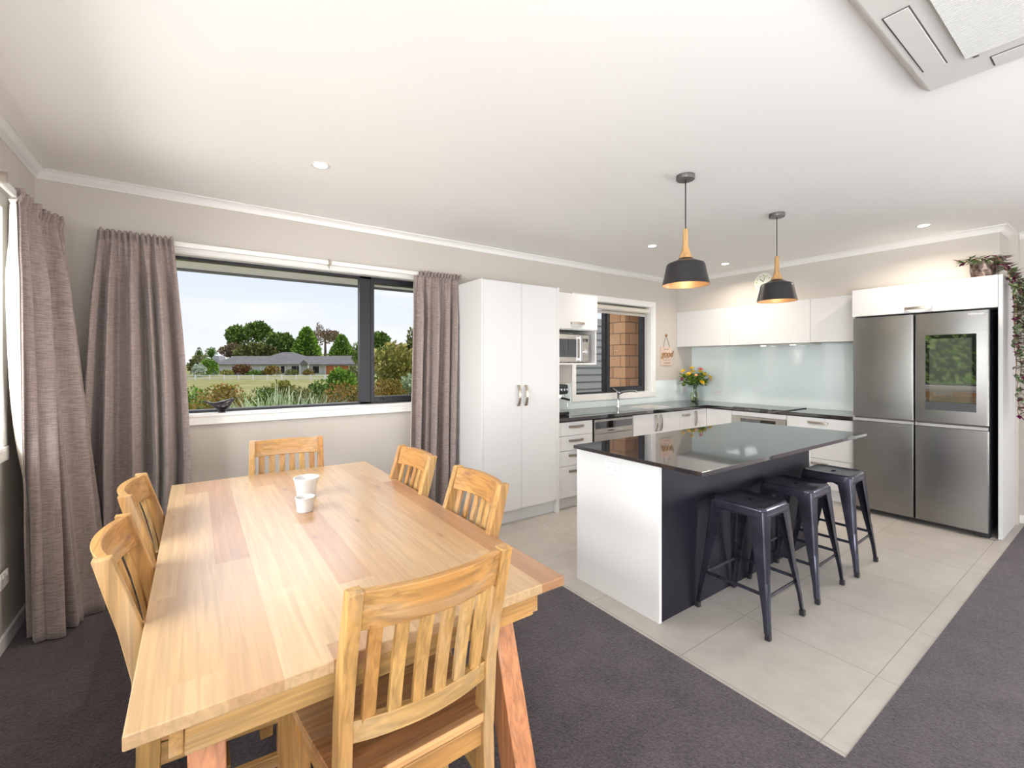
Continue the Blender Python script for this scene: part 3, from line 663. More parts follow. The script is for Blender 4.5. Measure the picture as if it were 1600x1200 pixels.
o = thing('corner_cabinet', (-0.5, -0.45, 0), 'white corner base cabinet below the flower vase', 'cabinet')
m = MB(); m.box(-0.878, -0.012, -0.555, -0.012, 0.11, 0.855); m.box(-0.555, -0.012, -0.912, -0.555, 0.11, 0.855); m.build('carcass', M['gap'], o)
m = MB(); m.box(-0.878, -0.53, -0.527, -0.512, 0, 0.108); m.box(-0.527, -0.512, -0.915, -0.527, 0, 0.108); m.build('plinth', M['cab'], o)
d = B(-0.877, -0.584, -0.582, -0.564, 0.118, 0.855).build('door', M['cab'], o, bev=0.0012); pull('handle', (-0.835, -0.582, 0.745), 0.19, Z, -Y, d, 0.02)
B(-0.582, -0.564, -0.915, -0.584, 0.118, 0.855).build('door', M['cab'], o, bev=0.0012)
# oven
o = thing('oven_cabinet', (-0.3, -1.23, 0), 'white oven housing below the cooktop', 'cabinet')
m = MB(); m.box(-0.56, -0.012, -1.538, -1.522, 0.11, 0.855); m.box(-0.56, -0.012, -0.934, -0.918, 0.11, 0.855); m.box(-0.582, -0.56, -1.538, -0.918, 0.802, 0.855); m.box(-0.582, -0.56, -1.538, -0.918, 0.118, 0.20); m.box(-0.56, -0.012, -1.522, -0.934, 0.11, 0.19); m.build('carcass', M['cab'], o)
B(-0.527, -0.512, -1.54, -0.916, 0, 0.108).build('plinth', M['cab'], o)
ov = thing('oven', (-0.3, -1.23, 0.2), 'stainless steel built-in oven behind the island, below the cooktop', 'oven')
B(-0.57, -0.05, -1.518, -0.938, 0.205, 0.798).build('case', M['fridgebody'], ov)
c = B(-0.592, -0.571, -1.535, -0.921, 0.68, 0.798).build('control_panel', M['steel'], ov, bev=0.002)
B(-0.5945, -0.591, -1.43, -1.03, 0.72, 0.775).build('display', M['screen'], c)
d = B(-0.592, -0.571, -1.535, -0.921, 0.205, 0.675).build('door', M['steel'], ov, bev=0.002)
B(-0.5945, -0.591, -1.47, -0.99, 0.27, 0.60).build('door_window', M['screen'], d)
MB().tube([(-0.592, -1.47, 0.64), (-0.625, -1.46, 0.64), (-0.625, -1.0, 0.64), (-0.592, -0.99, 0.64)], 0.009).build('handle', M['chrome'], d, smooth=True)
drawer_unit('drawer_cabinet', -2.158, -1.542, -0.582, [(0.722, 0.855), (0.43, 0.718), (0.118, 0.426)], 'white three-drawer base cabinet between oven and fridge', axis='y', hlen=0.19)

# worktop, L-shaped with sink cut-out
wt = MB(); zt0, zt1 = 0.867, 0.90
sx0, sx1, sy0, sy1 = -1.62, -1.14, -0.49, -0.13
wt.box(-3.104, sx0, -0.60, -0.001, zt0, zt1); wt.box(sx1, -0.60, -0.60, -0.001, zt0, zt1); wt.box(sx0, sx1, -0.60, sy0, zt0, zt1); wt.box(sx0, sx1, sy1, -0.001, zt0, zt1); wt.box(-0.60, -0.001, -2.158, -0.001, zt0, zt1)
tag(wt.build('worktop', M['bench']), 'L-shaped glossy black stone worktop along the kitchen walls', 'worktop')
sk = thing('sink', (-1.38, -0.31, 0.75), 'undermount stainless steel sink in the black worktop', 'sink')
m = MB(); t_ = 0.008
e_ = 0.0006
m.box(sx0+e_, sx0+t_, sy0+e_, sy1-e_, 0.715, 0.8985); m.box(sx1-t_, sx1-e_, sy0+e_, sy1-e_, 0.715, 0.8985); m.box(sx0+t_, sx1-t_, sy0+e_, sy0+t_, 0.715, 0.8985); m.box(sx0+t_, sx1-t_, sy1-t_, sy1-e_, 0.715, 0.8985); m.box(sx0+e_, sx1-e_, sy0+e_, sy1-e_, 0.705, 0.7148)
m.build('basin', mat('satin_basin', (0.66, 0.65, 0.63), 0.35, metal=0.15), sk)
MB().lathe([(0.035, 0.715), (0.035, 0.719), (0.02, 0.720)], (-1.38, -0.31, 0), 20).build('drain', M['chrome'], sk)
tp = thing('tap', (-1.71, -0.10, 0.90), 'chrome mixer tap behind the sink under the kitchen window', 'tap')
MB().lathe([(0.027, 0.90), (0.027, 0.915), (0.022, 0.93), (0.019, 0.96), (0.019, 1.06), (0.023, 1.065), (0.023, 1.085)], (-1.71, -0.10, 0), 20).build('body', M['chrome'], tp, smooth=True)
MB().tube([(-1.71, -0.10, 1.055), (-1.69, -0.16, 1.085), (-1.66, -0.24, 1.10), (-1.63, -0.31, 1.10), (-1.625, -0.325, 1.085)], [0.014, 0.013, 0.012, 0.012, 0.012], 12).build('spout', M['chrome'], tp, smooth=True)
m = MB(); m.bar([(-1.715, -0.09, 1.09), (-1.745, -0.05, 1.125)], (0.009, 0.006, 0), (0, 0, 0.004)); m.build('lever', M['chrome'], tp, bev=0.002)
# cooktop
ck = thing('cooktop', (-0.33, -1.23, 0.90), 'frameless black glass cooktop set on the worktop above the oven', 'cooktop')
B(-0.585, -0.06, -1.53, -0.93, 0.9005, 0.907).build('glass_top', M['screen'], ck, bev=0.001)
m = MB(); m.box(-0.585, -0.06, -1.536, -1.530, 0.9005, 0.909); plabel(m.build('edge_trim', M['blackframe'], ck), 'dark bevelled edge strip'); 
# splashback glass
sb = thing('splashback', (0, -0.5, 0.9), 'pale aqua glass splashback running round the kitchen walls above the worktop', 'splashback')
m = MB(); m.box(-3.104, -2.402, -0.007, -0.001, 0.901, 1.200); m.box(-2.402, -0.867, -0.007, -0.001, 0.901, 0.984); m.box(-0.867, -0.008, -0.007, -0.001, 0.901, 1.200)
m.build('glass_panel', M['splash'], sb)
B(-0.008, -0.001, -2.158, -0.001, 0.901, 1.670).build('glass_panel', M['splash'], sb)
# outlets
def outlet(loc, nrm, w_, h_, label, sockets=2, switch=True):
    o = thing('power_outlet', loc, label, 'outlet'); c = Vector(loc); n = Vector(nrm); a = Vector((0, 0, 1)).cross(n)
    m = MB(); m.bar([c+n*0.0005, c+n*0.009], a*(w_/2), Z*(h_/2)); m.build('plate', M['plas'], o, bev=0.002)
    for s in ([-1, 1] if sockets == 2 else [0]):
        m = MB(); q = c+a*(s*w_*0.24)
        for ang, ox in ((0.5, -0.006), (-0.5, 0.006)):
            dd = Vector((0, 0, 1))*math.cos(ang)+a*math.sin(ang)
            m.bar([q+a*ox+n*0.0088, q+a*ox+n*0.0094], a*0.0012, dd*0.005)
        m.bar([q-Z*0.012+n*0.0088, q-Z*0.012+n*0.0094], a*0.0012, Z*0.004)
        m.build('socket', M['gap'], o)
    for s in ([-1, 1] if sockets == 2 else [0]):
        m = MB(); q = c+a*(s*w_*0.24)+Z*(h_*0.3); m.bar([q+n*0.0085, q+n*0.012], a*0.005, Z*0.008); m.build('switch', M['plas'], o)
    return o
outlet((-0.22, -0.007, 1.05), (0, -1, 0), 0.118, 0.075, 'double white power outlet behind the flower vase')
outlet((-0.008, -0.405, 1.03), (-1, 0, 0), 0.118, 0.075, 'white power outlet on the aqua glass right of the flowers')
outlet((-6.745, -0.62, 0.37), (1, 0, 0), 0.115, 0.075, 'white power outlet low on the left wall beside the flared curtain')
# upper cabinets wall right
def upper(y0, y1, label):
    o = thing('upper_cabinet', (-0.2, (y0+y1)/2, 1.671), label, 'cabinet', 'white cabinets above the splashback')
    B(-0.356, -0.002, y0+0.001, y1-0.001, 1.672, 2.150).build('carcass', M['carc'], o)
    d = B(-0.377, -0.358, y0+0.0015, y1-0.0015, 1.667, 2.150).build('door', M['cab'], o, bev=0.0012)
    return o
upper(-0.774, -0.002, 'flat white upper cabinet in the corner above the flowers')
upper(-1.698, -0.774, 'widest flat white upper cabinet, above the cooktop')
upper(-2.160, -1.698, 'flat white upper cabinet next to the fridge housing')
rh = thing('range_hood', (-0.2, -1.3, 1.66), 'slim built-in range hood underside with two small lamps above the cooktop', 'range hood')
B(-0.34, -0.03, -1.68, -0.80, 1.655, 1.6665).build('underside', M['steel'], rh)
for y in (-1.08, -1.42):
    MB().lathe([(0.030, 1.651), (0.030, 1.6545)], (-0.14, y, 0), 16).build('lamp', M['led'], rh)

# fridge housing
fh = thing('fridge_housing', (-0.3, -2.67, 0), 'white fridge surround with a lift-up cabinet above the fridge', 'cabinet')
m = MB(); m.box(-0.61, -0.002, -3.185, -3.160, 0, 2.16); m.box(-0.59, -0.002, -2.180, -2.162, 0, 2.158); m.box(-0.59, -0.002, -3.160, -2.180, 1.895, 1.912); m.box(-0.59, -0.002, -3.160, -2.180, 2.142, 2.158); m.box(-0.03, -0.002, -3.16, -2.18, 1.9, 2.15)
m.build('carcass', M['cab'], fh, bev=0.001)
d = B(-0.612, -0.592, -3.158, -2.163, 1.897, 2.160).build('door', M['cab'], fh, bev=0.0012)
pull('handle', (-0.612, -2.665, 1.937), 0.19, Y, -X, d, 0.016)
# fridge
fg = thing('fridge', (-0.38, -2.665, 0), 'large dark steel four-door fridge with a touch screen', 'fridge')
B(-0.655, -0.06, -3.118, -2.207, 0.045, 1.865).build('body', M['fridgebody'], fg, bev=0.004)
for y in (-3.08, -2.25): B(-0.66, -0.60, y-0.04, y+0.04, 0.001, 0.045).build('foot', M['black'], fg)
B(-0.650, -0.62, -3.09, -2.23, 0.02, 0.045).build('plinth', M['black'], fg)
def fdoor(y0, y1, z0, z1):
    m = MB(); r = 0.012; pts = [(-0.662, y0), (-0.705, y0), (-0.712, y0+0.006), (-0.713, y0+0.014), (-0.713, y1-0.014), (-0.712, y1-0.006), (-0.705, y1), (-0.662, y1)]
    m.poly([(x, y, z0) for x, y in pts], (0, 0, z1-z0))
    return m.build('door', M['fridge'], fg, smooth=True, angle=30)
fdoor(-2.655, -2.202, 0.925, 1.872)
dscr = fdoor(-3.123, -2.664, 0.925, 1.872)
fdoor(-2.655, -2.202, 0.052, 0.880); fdoor(-3.123, -2.664, 0.052, 0.880)
for a, b in ((-2.655, -2.206), (-3.119, -2.664)):
    m = MB(); m.poly([(-0.664, a, 0.884), (-0.708, a, 0.884), (-0.690, a, 0.921), (-0.664, a, 0.921)], (0, b-a, 0))
    plabel(m.build('grip_rail', M['chrome'], fg), 'bright metal grip rail between upper and lower doors')
B(-0.7179, -0.7174, -3.024, -2.762, 1.10, 1.648).build('display', mat('display_panel', (0.07, 0.08, 0.065), 0.03, ior=2.8), dscr)
sc = B(-0.7175, -0.7125, -3.052, -2.735, 1.030, 1.682).build('touch_screen', M['screen'], dscr, bev=0.001)
B(-0.7182, -0.7172, -3.052, -2.735, 1.030, 1.098).build('screen_chin', mat('screen_chin_grey', (0.05, 0.05, 0.055), 0.4), sc)

FONT = None
def text_obj(name, body, size, loc, rot, m, parent, depth=0.0006, align='CENTER', shear=0.0, bold=0.0):
    cu = bpy.data.curves.new(name, 'FONT'); cu.body = body; cu.size = size; cu.extrude = depth; cu.align_x = align; cu.align_y = 'CENTER'; cu.shear = shear; cu.offset = bold
    tmp = bpy.data.objects.new('tmp_text', cu); col.objects.link(tmp)
    dg = bpy.context.evaluated_depsgraph_get(); me = bpy.data.meshes.new_from_object(tmp.evaluated_get(dg))
    bpy.data.objects.remove(tmp, do_unlink=True); bpy.data.curves.remove(cu)
    o = bpy.data.objects.new(name, me); col.objects.link(o); me.materials.clear(); me.materials.append(m)
    if parent is not None:
        off = Vector((0, 0, 0)); p = parent
        while p is not None: off += Vector(p.location); p = p.parent
        o.parent = parent; loc = Vector(loc)-off
    o.location = loc; o.rotation_euler = rot
    return o
text_obj('lettering', 'SAMSUNG', 0.0205, (-0.7135, -3.048, 1.843), (math.pi/2, 0, -math.pi/2), mat('silver_letters', (0.8, 0.8, 0.8), 0.3, metal=0.6), dscr, bold=0.0003)

# island
isl = thing('kitchen_island', (-2.9, -2.0, 0), 'kitchen island with white end panel, near-black front and black stone top', 'island')
MB().poly([(-3.937, -2.607, 0.878), (-1.762, -2.625, 0.878), (-1.862, -1.703, 0.878), (-3.940, -1.693, 0.878)], (0, 0, 0.022)).build('countertop', M['bench'], isl, bev=0.0015)
B(-3.884, -3.860, -2.318, -1.667+0.0, 0.0, 0.877).build('end_panel', M['cab'], isl, bev=0.0015)
B(-1.985, -1.965, -2.318, -1.72, 0.0, 0.877).build('end_panel', M['cab'], isl, bev=0.0015)
B(-3.859, -1.986, -2.314, -2.296, 0.0, 0.877).build('back_panel', M['darkpanel'], isl)
B(-3.859, -1.986, -2.294, -1.72, 0.10, 0.875).build('carcass', M['carc'], isl)
B(-3.859, -1.986, -1.78, -1.765, 0.0, 0.099).build('plinth', M['cab'], isl)
for k in range(4):
    a = -3.857+k*0.468; d = B(a, a+0.464, -1.718, -1.70, 0.118, 0.868).build('door', M['cab'], isl, bev=0.0012); pull('handle', (a+0.42 if k % 2 == 0 else a+0.04, -1.70, 0.74), 0.19, Z, Y, d)
outlet((-3.885, -1.985, 0.797), (-1, 0, 0), 0.118, 0.070, 'double white power outlet on the white end of the island')

# coffee machine, mostly hidden by the pantry
cm = thing('espresso_machine', (-2.92, -0.28, 0.90), 'small black and chrome espresso machine at the pantry end of the worktop', 'coffee machine')
B(-3.04, -2.80, -0.24, -0.08, 0.902, 1.20).build('body', M['black'], cm, bev=0.012)
m = MB(); m.box(-3.04, -2.80, -0.40, -0.24, 1.115, 1.215); m.build('head', M['black'], cm, bev=0.018)
[plabel(MB().tube([(x, -0.400, 1.165), (x, -0.412, 1.165)], 0.013, 12).build('button', M['chrome'], cm, smooth=True), 'chrome button') for x in (-2.99, -2.95, -2.91, -2.87, -2.83)]
MB().lathe([(0.032, 1.065), (0.034, 1.09), (0.030, 1.114)], (-2.87, -0.33, 0), 18).build('group_head', M['chrome'], cm, smooth=True)
MB().tube([(-2.87, -0.33, 1.075), (-2.855, -0.40, 1.07), (-2.845, -0.46, 1.06)], 0.011, 8).build('portafilter', M['black'], cm, smooth=True)
MB().tube([(-2.825, -0.36, 1.11), (-2.815, -0.39, 1.05), (-2.815, -0.395, 0.98)], 0.005, 8).build('steam_wand', M['chrome'], cm, smooth=True)
m = MB(); m.box(-3.03, -2.81, -0.42, -0.24, 0.902, 0.935); m.build('drip_tray', M['black'], cm, bev=0.006)
B(-3.02, -2.82, -0.41, -0.25, 0.935, 0.939).build('grate', M['chrome'], cm)

# hanging sign
pk = mat('pale_pink_wood', (0.66, 0.50, 0.42), 0.6, var=(12, 0.08)); gold = mat('script_gold', (0.34, 0.19, 0.07), 0.5); ink = mat('sign_ink', (0.30, 0.24, 0.22), 0.6)
sg = thing('hanging_sign', (-0.63, -0.01, 1.40), 'small pink wooden wall sign with gold script hanging on a cord', 'sign')
B(-0.752, -0.508, -0.014, -0.002, 1.405, 1.665).build('board', pk, sg, bev=0.002)
MB().tube([(-0.70, -0.016, 1.650), (-0.655, -0.014, 1.775), (-0.635, -0.016, 1.81), (-0.605, -0.014, 1.775), (-0.560, -0.016, 1.655)], 0.0035, 6).build('cord', ink, sg)
RT = (math.pi/2, 0, 0)
ink_r = random.Random(2)
def scribble(x0, x1, z, h):
    m = MB(); x = x0
    while x < x1:
        w_ = ink_r.uniform(0.5, 0.9)*h; k = ink_r.random()
        m.tube([(x, -0.0148, z-h*0.4), (x+w_*0.2, -0.0148, z+h*(0.4 if k < 0.6 else 0.8)), (x+w_*0.6, -0.0148, z-h*0.1*k), (x+w_*0.8, -0.0148, z-h*0.4)], 0.0013, 5); x += w_*(1.1 if ink_r.random() < 0.8 else 1.7)
    return m.build('lettering', ink, sg)
scribble(-0.68, -0.59, 1.627, 0.022)
plabel(text_obj('lettering', 'good', 0.125, (-0.620, -0.019, 1.562), RT, gold, sg, 0.003, shear=0.35, bold=0.002), 'raised gold script word')
scribble(-0.68, -0.58, 1.512, 0.018)
scribble(-0.70, -0.55, 1.479, 0.016)
scribble(-0.69, -0.56, 1.440, 0.016)
hk = MB(); hk.ball((-0.632, -0.018, 1.822), 0.016, 0.016, 0.020, 12, 8); hk.tube([(-0.632, -0.002, 1.822), (-0.632, -0.018, 1.822)], 0.008, 8)
tag(hk.build('wall_hook', gold, smooth=True), 'small bronze wall hook above the pink sign', 'hook')

# clock on the bulkhead
ck = thing('wall_clock', (-0.376, -1.205, 2.41), 'round white wall clock half hidden behind the further pendant lamp', 'clock')
def disk_x(m, c, r, x0, x1, n=40):
    m.loft([[(x, c[1]+r*math.cos(2*math.pi*i/n), c[2]+r*math.sin(2*math.pi*i/n)) for i in range(n)] for x in (x0, x1)]); return m
disk_x(MB(), (0, -1.205, 2.41), 0.108, -0.398, -0.376).build('case', mat('clock_rim', (0.78, 0.77, 0.70), 0.4), ck, smooth=True)
f = disk_x(MB(), (0, -1.205, 2.41), 0.098, -0.400, -0.397).build('face', mat('clock_face', (0.72, 0.74, 0.64), 0.5), ck)
m = MB()
for k in range(12):
    a = k*math.pi/6; c = Vector((-0.4005, -1.205+0.080*math.sin(a), 2.41+0.080*math.cos(a))); dd = Vector((0, math.sin(a), math.cos(a)))
    m.bar([c-dd*0.010, c+dd*0.010], X*0.0006, dd.cross(X)*(0.005 if k % 3 else 0.008))
m.build('hour_mark', mat('clock_marks', (0.50, 0.46, 0.30), 0.5), f)
m = MB(); m.bar([(-0.402, -1.205, 2.41), (-0.402, -1.165, 2.45)], X*0.0008, Vector((0, 1, -1))*0.0025); m.bar([(-0.402, -1.205, 2.41), (-0.402, -1.225, 2.48)], X*0.0008, Y*0.0022); m.build('hands', M['black'], f)

# ---------------------------------------------------------------- ceiling fittings
def pendant(x, y, label):
    o = thing('pendant_lamp', (x, y, 1.90), label, 'pendant lamp', 'black and wood pendant lamps over the island')
    MB().lathe([(0.052, 2.578), (0.055, 2.582), (0.055, CZ)], (x, y, 0), 32).build('ceiling_rose', M['rose'], o, smooth=True)
    MB().tube([(x, y, 2.58), (x, y, 2.26)], 0.0035, 8).build('cord', M['black'], o)
    MB().lathe([(0.0135, 2.272), (0.0150, 2.262), (0.0160, 2.20), (0.0175, 2.165), (0.022, 2.14), (0.030, 2.118), (0.039, 2.098), (0.042, 2.090), (0.030, 2.088)], (x, y, 0), 28).build('wooden_neck', M['beech'], o, smooth=True)
    s = MB(); pr = [(0.034, 2.092), (0.044, 2.084), (0.075, 2.070), (0.108, 2.056), (0.1125, 2.050), (0.116, 2.035), (0.126, 1.985), (0.140, 1.925), (0.141, 1.922)]
    s.lathe(pr, (x, y, 0), 48, cap=False); so_ = s.build('lamp_shade', M['shade'], o, smooth=True, angle=25)
    s = MB(); s.lathe([(max(0.03, r-0.003), z-0.002) for r, z in pr[:-1]]+[(0.141, 1.922)], (x, y, 0), 48, cap=False); plabel(s.build('shade_inside', M['shadein'], so_, smooth=True, angle=25), 'copper-coloured inner face')
    MB().lathe([(0.012, 2.075), (0.016, 2.04), (0.028, 2.01), (0.033, 1.985), (0.030, 1.962), (0.018, 1.950), (0.004, 1.947)], (x, y, 0), 20).build('bulb', M['bulb'], o, smooth=True)
    l = bpy.data.lights.new('bulb_light', 'POINT'); l.energy = 1.0; l.color = (1, 0.78, 0.5); l.shadow_soft_size = 0.03
    lo = bpy.data.objects.new('bulb_light', l); col.objects.link(lo); lo.parent = o; lo.location = (0, 0, 0.03)
    return o
pendant(-3.470, -2.205, 'nearer black pendant lamp with wooden neck over the island')
pendant(-2.245, -2.190, 'further black pendant lamp with wooden neck over the island, near the fridge')
for x, y, lab in ((-5.364, -1.051, 'round recessed downlight over the dining table'), (-2.25, -1.018, 'round recessed downlight just left of the nearer pendant'), (-0.88, -0.999, 'round recessed downlight between the two pendants near the corner'), (-0.92, -2.767, 'round recessed downlight in front of the fridge')):
    o = thing('downlight', (x, y, CZ), lab, 'downlight', 'recessed ceiling downlights')
    MB().lathe([(0.050, CZ-0.0035), (0.053, CZ-0.001), (0.053, CZ)], (x, y, 0), 32).build('bezel', M['plas'], o, smooth=True)
    MB().lathe([(0.036, CZ-0.0055), (0.038, CZ-0.0034)], (x, y, 0), 24).build('lens', M['led'], o)
    l = bpy.data.lights.new('downlight_beam', 'AREA'); l.shape = 'DISK'; l.size = 0.07; l.energy = 11; l.color = (1, 0.87, 0.72); l.spread = math.radians(150)
    lo = bpy.data.objects.new('downlight_beam', l); col.objects.link(lo); lo.parent = o; lo.location = (0, 0, -0.012)

# ceiling cassette heat pump
AX0, AX1, AY1, AY0 = -4.42, -3.43, -3.31, -4.28
ac = thing('ceiling_air_conditioner', ((AX0+AX1)/2, (AY0+AY1)/2, CZ), 'white ceiling cassette air conditioner with a ribbed intake grille', 'air conditioner')
m = MB()
zb = CZ-0.036
m.hexa([(AX0+0.03, AY0+0.03, zb), (AX1-0.03, AY0+0.03, zb), (AX1-0.03, AY1-0.03, zb), (AX0+0.03, AY1-0.03, zb)], [(AX0, AY0, CZ), (AX1, AY0, CZ), (AX1, AY1, CZ), (AX0, AY1, CZ)])
m.build('fascia', M['acw'], ac, bev=0.006)
gx0, gx1, gy0, gy1 = AX0+0.21, AX1-0.21, AY0+0.21, AY1-0.17
m = MB()
n_ = 44
for i in range(n_):
    x = gx0+(gx1-gx0)*(i+0.5)/n_; m.box(x-0.0046, x+0.0046, gy0, gy1, zb-0.012, zb-0.001)
m.build('intake_grille', mat('grille_white', (0.74, 0.74, 0.72), 0.4), ac)
B(gx0, gx1, gy0, gy1, zb-0.0014, zb-0.0004).build('grille_backing', mat('grille_grey', (0.42, 0.42, 0.41), 0.6), ac)
m = MB(); frame_ = [(gx0-0.008, gx0, gy0, gy1), (gx1, gx1+0.008, gy0, gy1)]
for a in frame_: m.box(a[0], a[1], a[2], a[3], zb-0.0015, zb+0.001)
m.build('grille_gap', M['gap'], ac)
vx = [(AX0+0.30, AX1-0.22, AY1-0.123, AY1-0.052, 'x'), (AX0+0.30, AX1-0.30, AY0+0.05, AY0+0.12, 'x'), (AX0+0.05, AX0+0.12, AY0+0.30, AY1-0.30, 'y'), (AX1-0.135, AX1-0.05, AY0+0.25, AY1-0.22, 'y')]
for a0, a1, b0, b1, ax in vx:
    v = B(a0, a1, b0, b1, zb-0.001, zb+0.012).build('outlet_slot', M['gap'], ac)
    B(a0+0.004, a1-0.004, b0+0.004, b1-0.004, zb-0.004, zb-0.001).build('louvre', M['acw'], ac, bev=0.002)
B(AX1-0.215, AX1-0.185, AY1-0.20, AY1-0.185, zb-0.006, zb-0.001).build('latch', M['gap'], ac)

# ================================================================ DINING SET
def Vn(x, y, z): return Vector((x, y, z))
t = thing('dining_table', (-5.54, -1.75, 0), 'long golden timber dining table with a planked top', 'table')
TX0, TX1, TY0, TY1 = -6.078, -4.995, -2.785, -0.705
B(TX0, TX1, TY0, TY1, 0.720, 0.75).build('tabletop', M['top'], t, bev=0.003)
m = MB(); m.box(-5.985, -5.085, -2.735, -2.710, 0.632, 0.719); m.build('apron', M['w_x'], t, bev=0.002)
m = MB(); m.box(-5.985, -5.085, -0.775, -0.750, 0.632, 0.719); m.build('apron', M['w_x'], t, bev=0.002)
for x in (-6.012, -5.083):
    m = MB(); m.box(x, x+0.025, -2.725, -0.765, 0.632, 0.719); m.build('apron', M['w_y'], t, bev=0.002)
for x0_ in (-5.982, -5.185):
    for yt, yb in ((-2.57, -2.80), (-0.92, -0.72)):
        m = MB(); hx = 0.036
        m.bar([(x0_+hx, yb, 0.006), (x0_+hx, yt, 0.719)], (hx, 0, 0), (0, 0.05, 0)); m.build('leg', M['w_red'], t, bev=0.003)
m = MB(); m.box(-5.60, -5.50, -2.60, -0.90, 0.66, 0.719); m.build('centre_rail', M['w_y'], t, bev=0.002)

def make_chair():
    o = thing('dining_chair', (0, 0, 0), None, 'chair', 'slatted acacia dining chairs around the table')
    zs = [0.006, 0.20, 0.40, 0.47, 0.61, 0.74, 0.845, 0.94]
    ys = [-0.225, -0.208, -0.200, -0.200, -0.209, -0.235, -0.263, -0.287]   # rear face
    def yr(z):
        for i in range(len(zs)-1):
            if z <= zs[i+1]: f = (z-zs[i])/(zs[i+1]-zs[i]); return ys[i]+(ys[i+1]-ys[i])*f
        return ys[-1]
    for s in (-1, 1):
        m = MB(); pts = []; dv = []
        for z in zs:
            dpt = 0.026 if z < 0.7 else 0.026-0.006*(z-0.7)/0.24
            pts.append((s*(0.196+0.004*(z > 0.45)), yr(z)+dpt, z)); dv.append(Vector((0, dpt, 0)))
        m.bar(pts, Vector((0.017, 0, 0)), dv); m.build('back_post', M['w_z'], o, bev=0.003)
        m = MB(); m.bar([(s*0.225, 0.150, 0.006), (s*0.222, 0.150, 0.425)], Vector((0.021, 0, 0)), Vector((0, 0.021, 0))); m.build('leg', M['w_z'], o, bev=0.003)
        m = MB(); m.bar([(s*0.200, -0.165, 0.245), (s*0.223, 0.135, 0.245)], Vector((0.010, 0, 0)), Vector((0, 0, 0.017))); m.build('stretcher', M['w_y'], o, bev=0.002)
        m = MB(); m.bar([(s*0.196, -0.155, 0.385), (s*0.218, 0.132, 0.385)], Vector((0.010, 0, 0)), Vector((0, 0, 0.030))); m.build('seat_rail', M['w_y'], o, bev=0.002)
    m = MB(); m.box(-0.203, 0.203, 0.138, 0.158, 0.355, 0.415); m.build('seat_rail', M['w_x'], o, bev=0.002)
    m = MB(); m.box(-0.182, 0.182, -0.185, -0.165, 0.355, 0.415); m.build('seat_rail', M['w_x'], o, bev=0.002)
    m = MB(); m.box(-0.19, 0.19, -0.012, 0.012, 0.235, 0.262); m.build('stretcher', M['w_x'], o, bev=0.002)
    # dished seat
    m = MB(); ny, nx = 12, 12
    def sz(u, v): return 0.452-0.016*math.sin(math.pi*min(1, max(0, v*0.98)))*(1-(2*u-1)**2*0.45)
    def gx(u, v): return (2*u-1)*(0.205+0.045*v)
    top = [[Vector((gx(i/nx, j/ny), -0.195+0.375*j/ny, sz(i/nx, j/ny))) for i in range(nx+1)] for j in range(ny+1)]
    T = [[m.bm.verts.new(p) for p in r] for r in top]; Bt = [[m.bm.verts.new(p-Vector((0, 0, 0.026))) for p in r] for r in top]
    for j in range(ny):
        for i in range(nx):
            m.bm.faces.new((T[j][i], T[j][i+1], T[j+1][i+1], T[j+1][i])); m.bm.faces.new((Bt[j][i], Bt[j+1][i], Bt[j+1][i+1], Bt[j][i+1]))
    for i in range(nx):
        m.bm.faces.new((T[0][i], Bt[0][i], Bt[0][i+1], T[0][i+1])); m.bm.faces.new((T[ny][i], T[ny][i+1], Bt[ny][i+1], Bt[ny][i]))
    for j in range(ny):
        m.bm.faces.new((T[j][0], T[j+1][0], Bt[j+1][0], Bt[j][0])); m.bm.faces.new((T[j][nx], Bt[j][nx], Bt[j+1][nx], T[j+1][nx]))
    m.build('seat', M['seatw'], o, smooth=True, angle=50, bev=0.002)
    # curved rails
    def rail(z0, z1, bow, thick, mname='w_x'):
        m = MB(); n = 14; rings = []
        for i in range(n+1):
            u = i/n*2-1; x = u*0.184; b = bow*(1-u*u)
            r = []
            for z, sd in ((z0, 0), (z0, 1), (z1, 1), (z1, 0)):
                y = yr(z)+0.008-b+(thick if sd else 0); r.append((x, y, z))
            rings.append(r)
        m.loft(rings); return m.build('back_rail', M[mname], o, smooth=True, angle=40, bev=0.002)
    rail(0.838, 0.936, 0.036, 0.024)
    rail(0.548, 0.602, 0.030, 0.022)
    for k in range(6):
        u = (k-2.5)/2.5*0.80; x = u*0.184; m = MB(); pts = []
        for z in [0.590, 0.65, 0.70, 0.76, 0.80, 0.850]:
            f = (z-0.59)/0.26; b = (0.030+0.006*f)*(1-u*u)
            pts.append((x, yr(z)+0.019-b, z))
        m.bar(pts, Vector((0.0165, 0, 0)), Vector((0, 0.007, 0))); m.build('slat', M['w_z'], o, bev=0.0015)
    return o
chair = make_chair()
CH = [((-5.490, -2.600), 0.02, 'slatted timber chair nearest the camera, at the near end of the table'),
      ((-5.500, -0.855), math.pi-0.10, 'slatted timber chair at the far end of the table, below the wide window'),
      ((-5.205, -1.475), math.pi/2+0.03, 'slatted timber chair on the kitchen side of the table, further from the camera'),
      ((-5.195, -2.135), math.pi/2-0.02, 'slatted timber chair on the kitchen side of the table, in front of the pantry doors'),
      ((-5.895, -2.135), -math.pi/2, 'slatted timber chair on the curtain side of the table, closer to the camera'),
      ((-5.910, -1.470), -math.pi/2-0.04, 'slatted timber chair on the curtain side of the table, further from the camera')]
for i, ((x, y), rz, lab) in enumerate(CH):
    c = chair if i == 0 else copy_tree(chair)
    c.location = (x, y, 0); c.rotation_euler = (0, 0, rz); c['label'] = lab
    if i == 0:
        for ch in c.children: pass
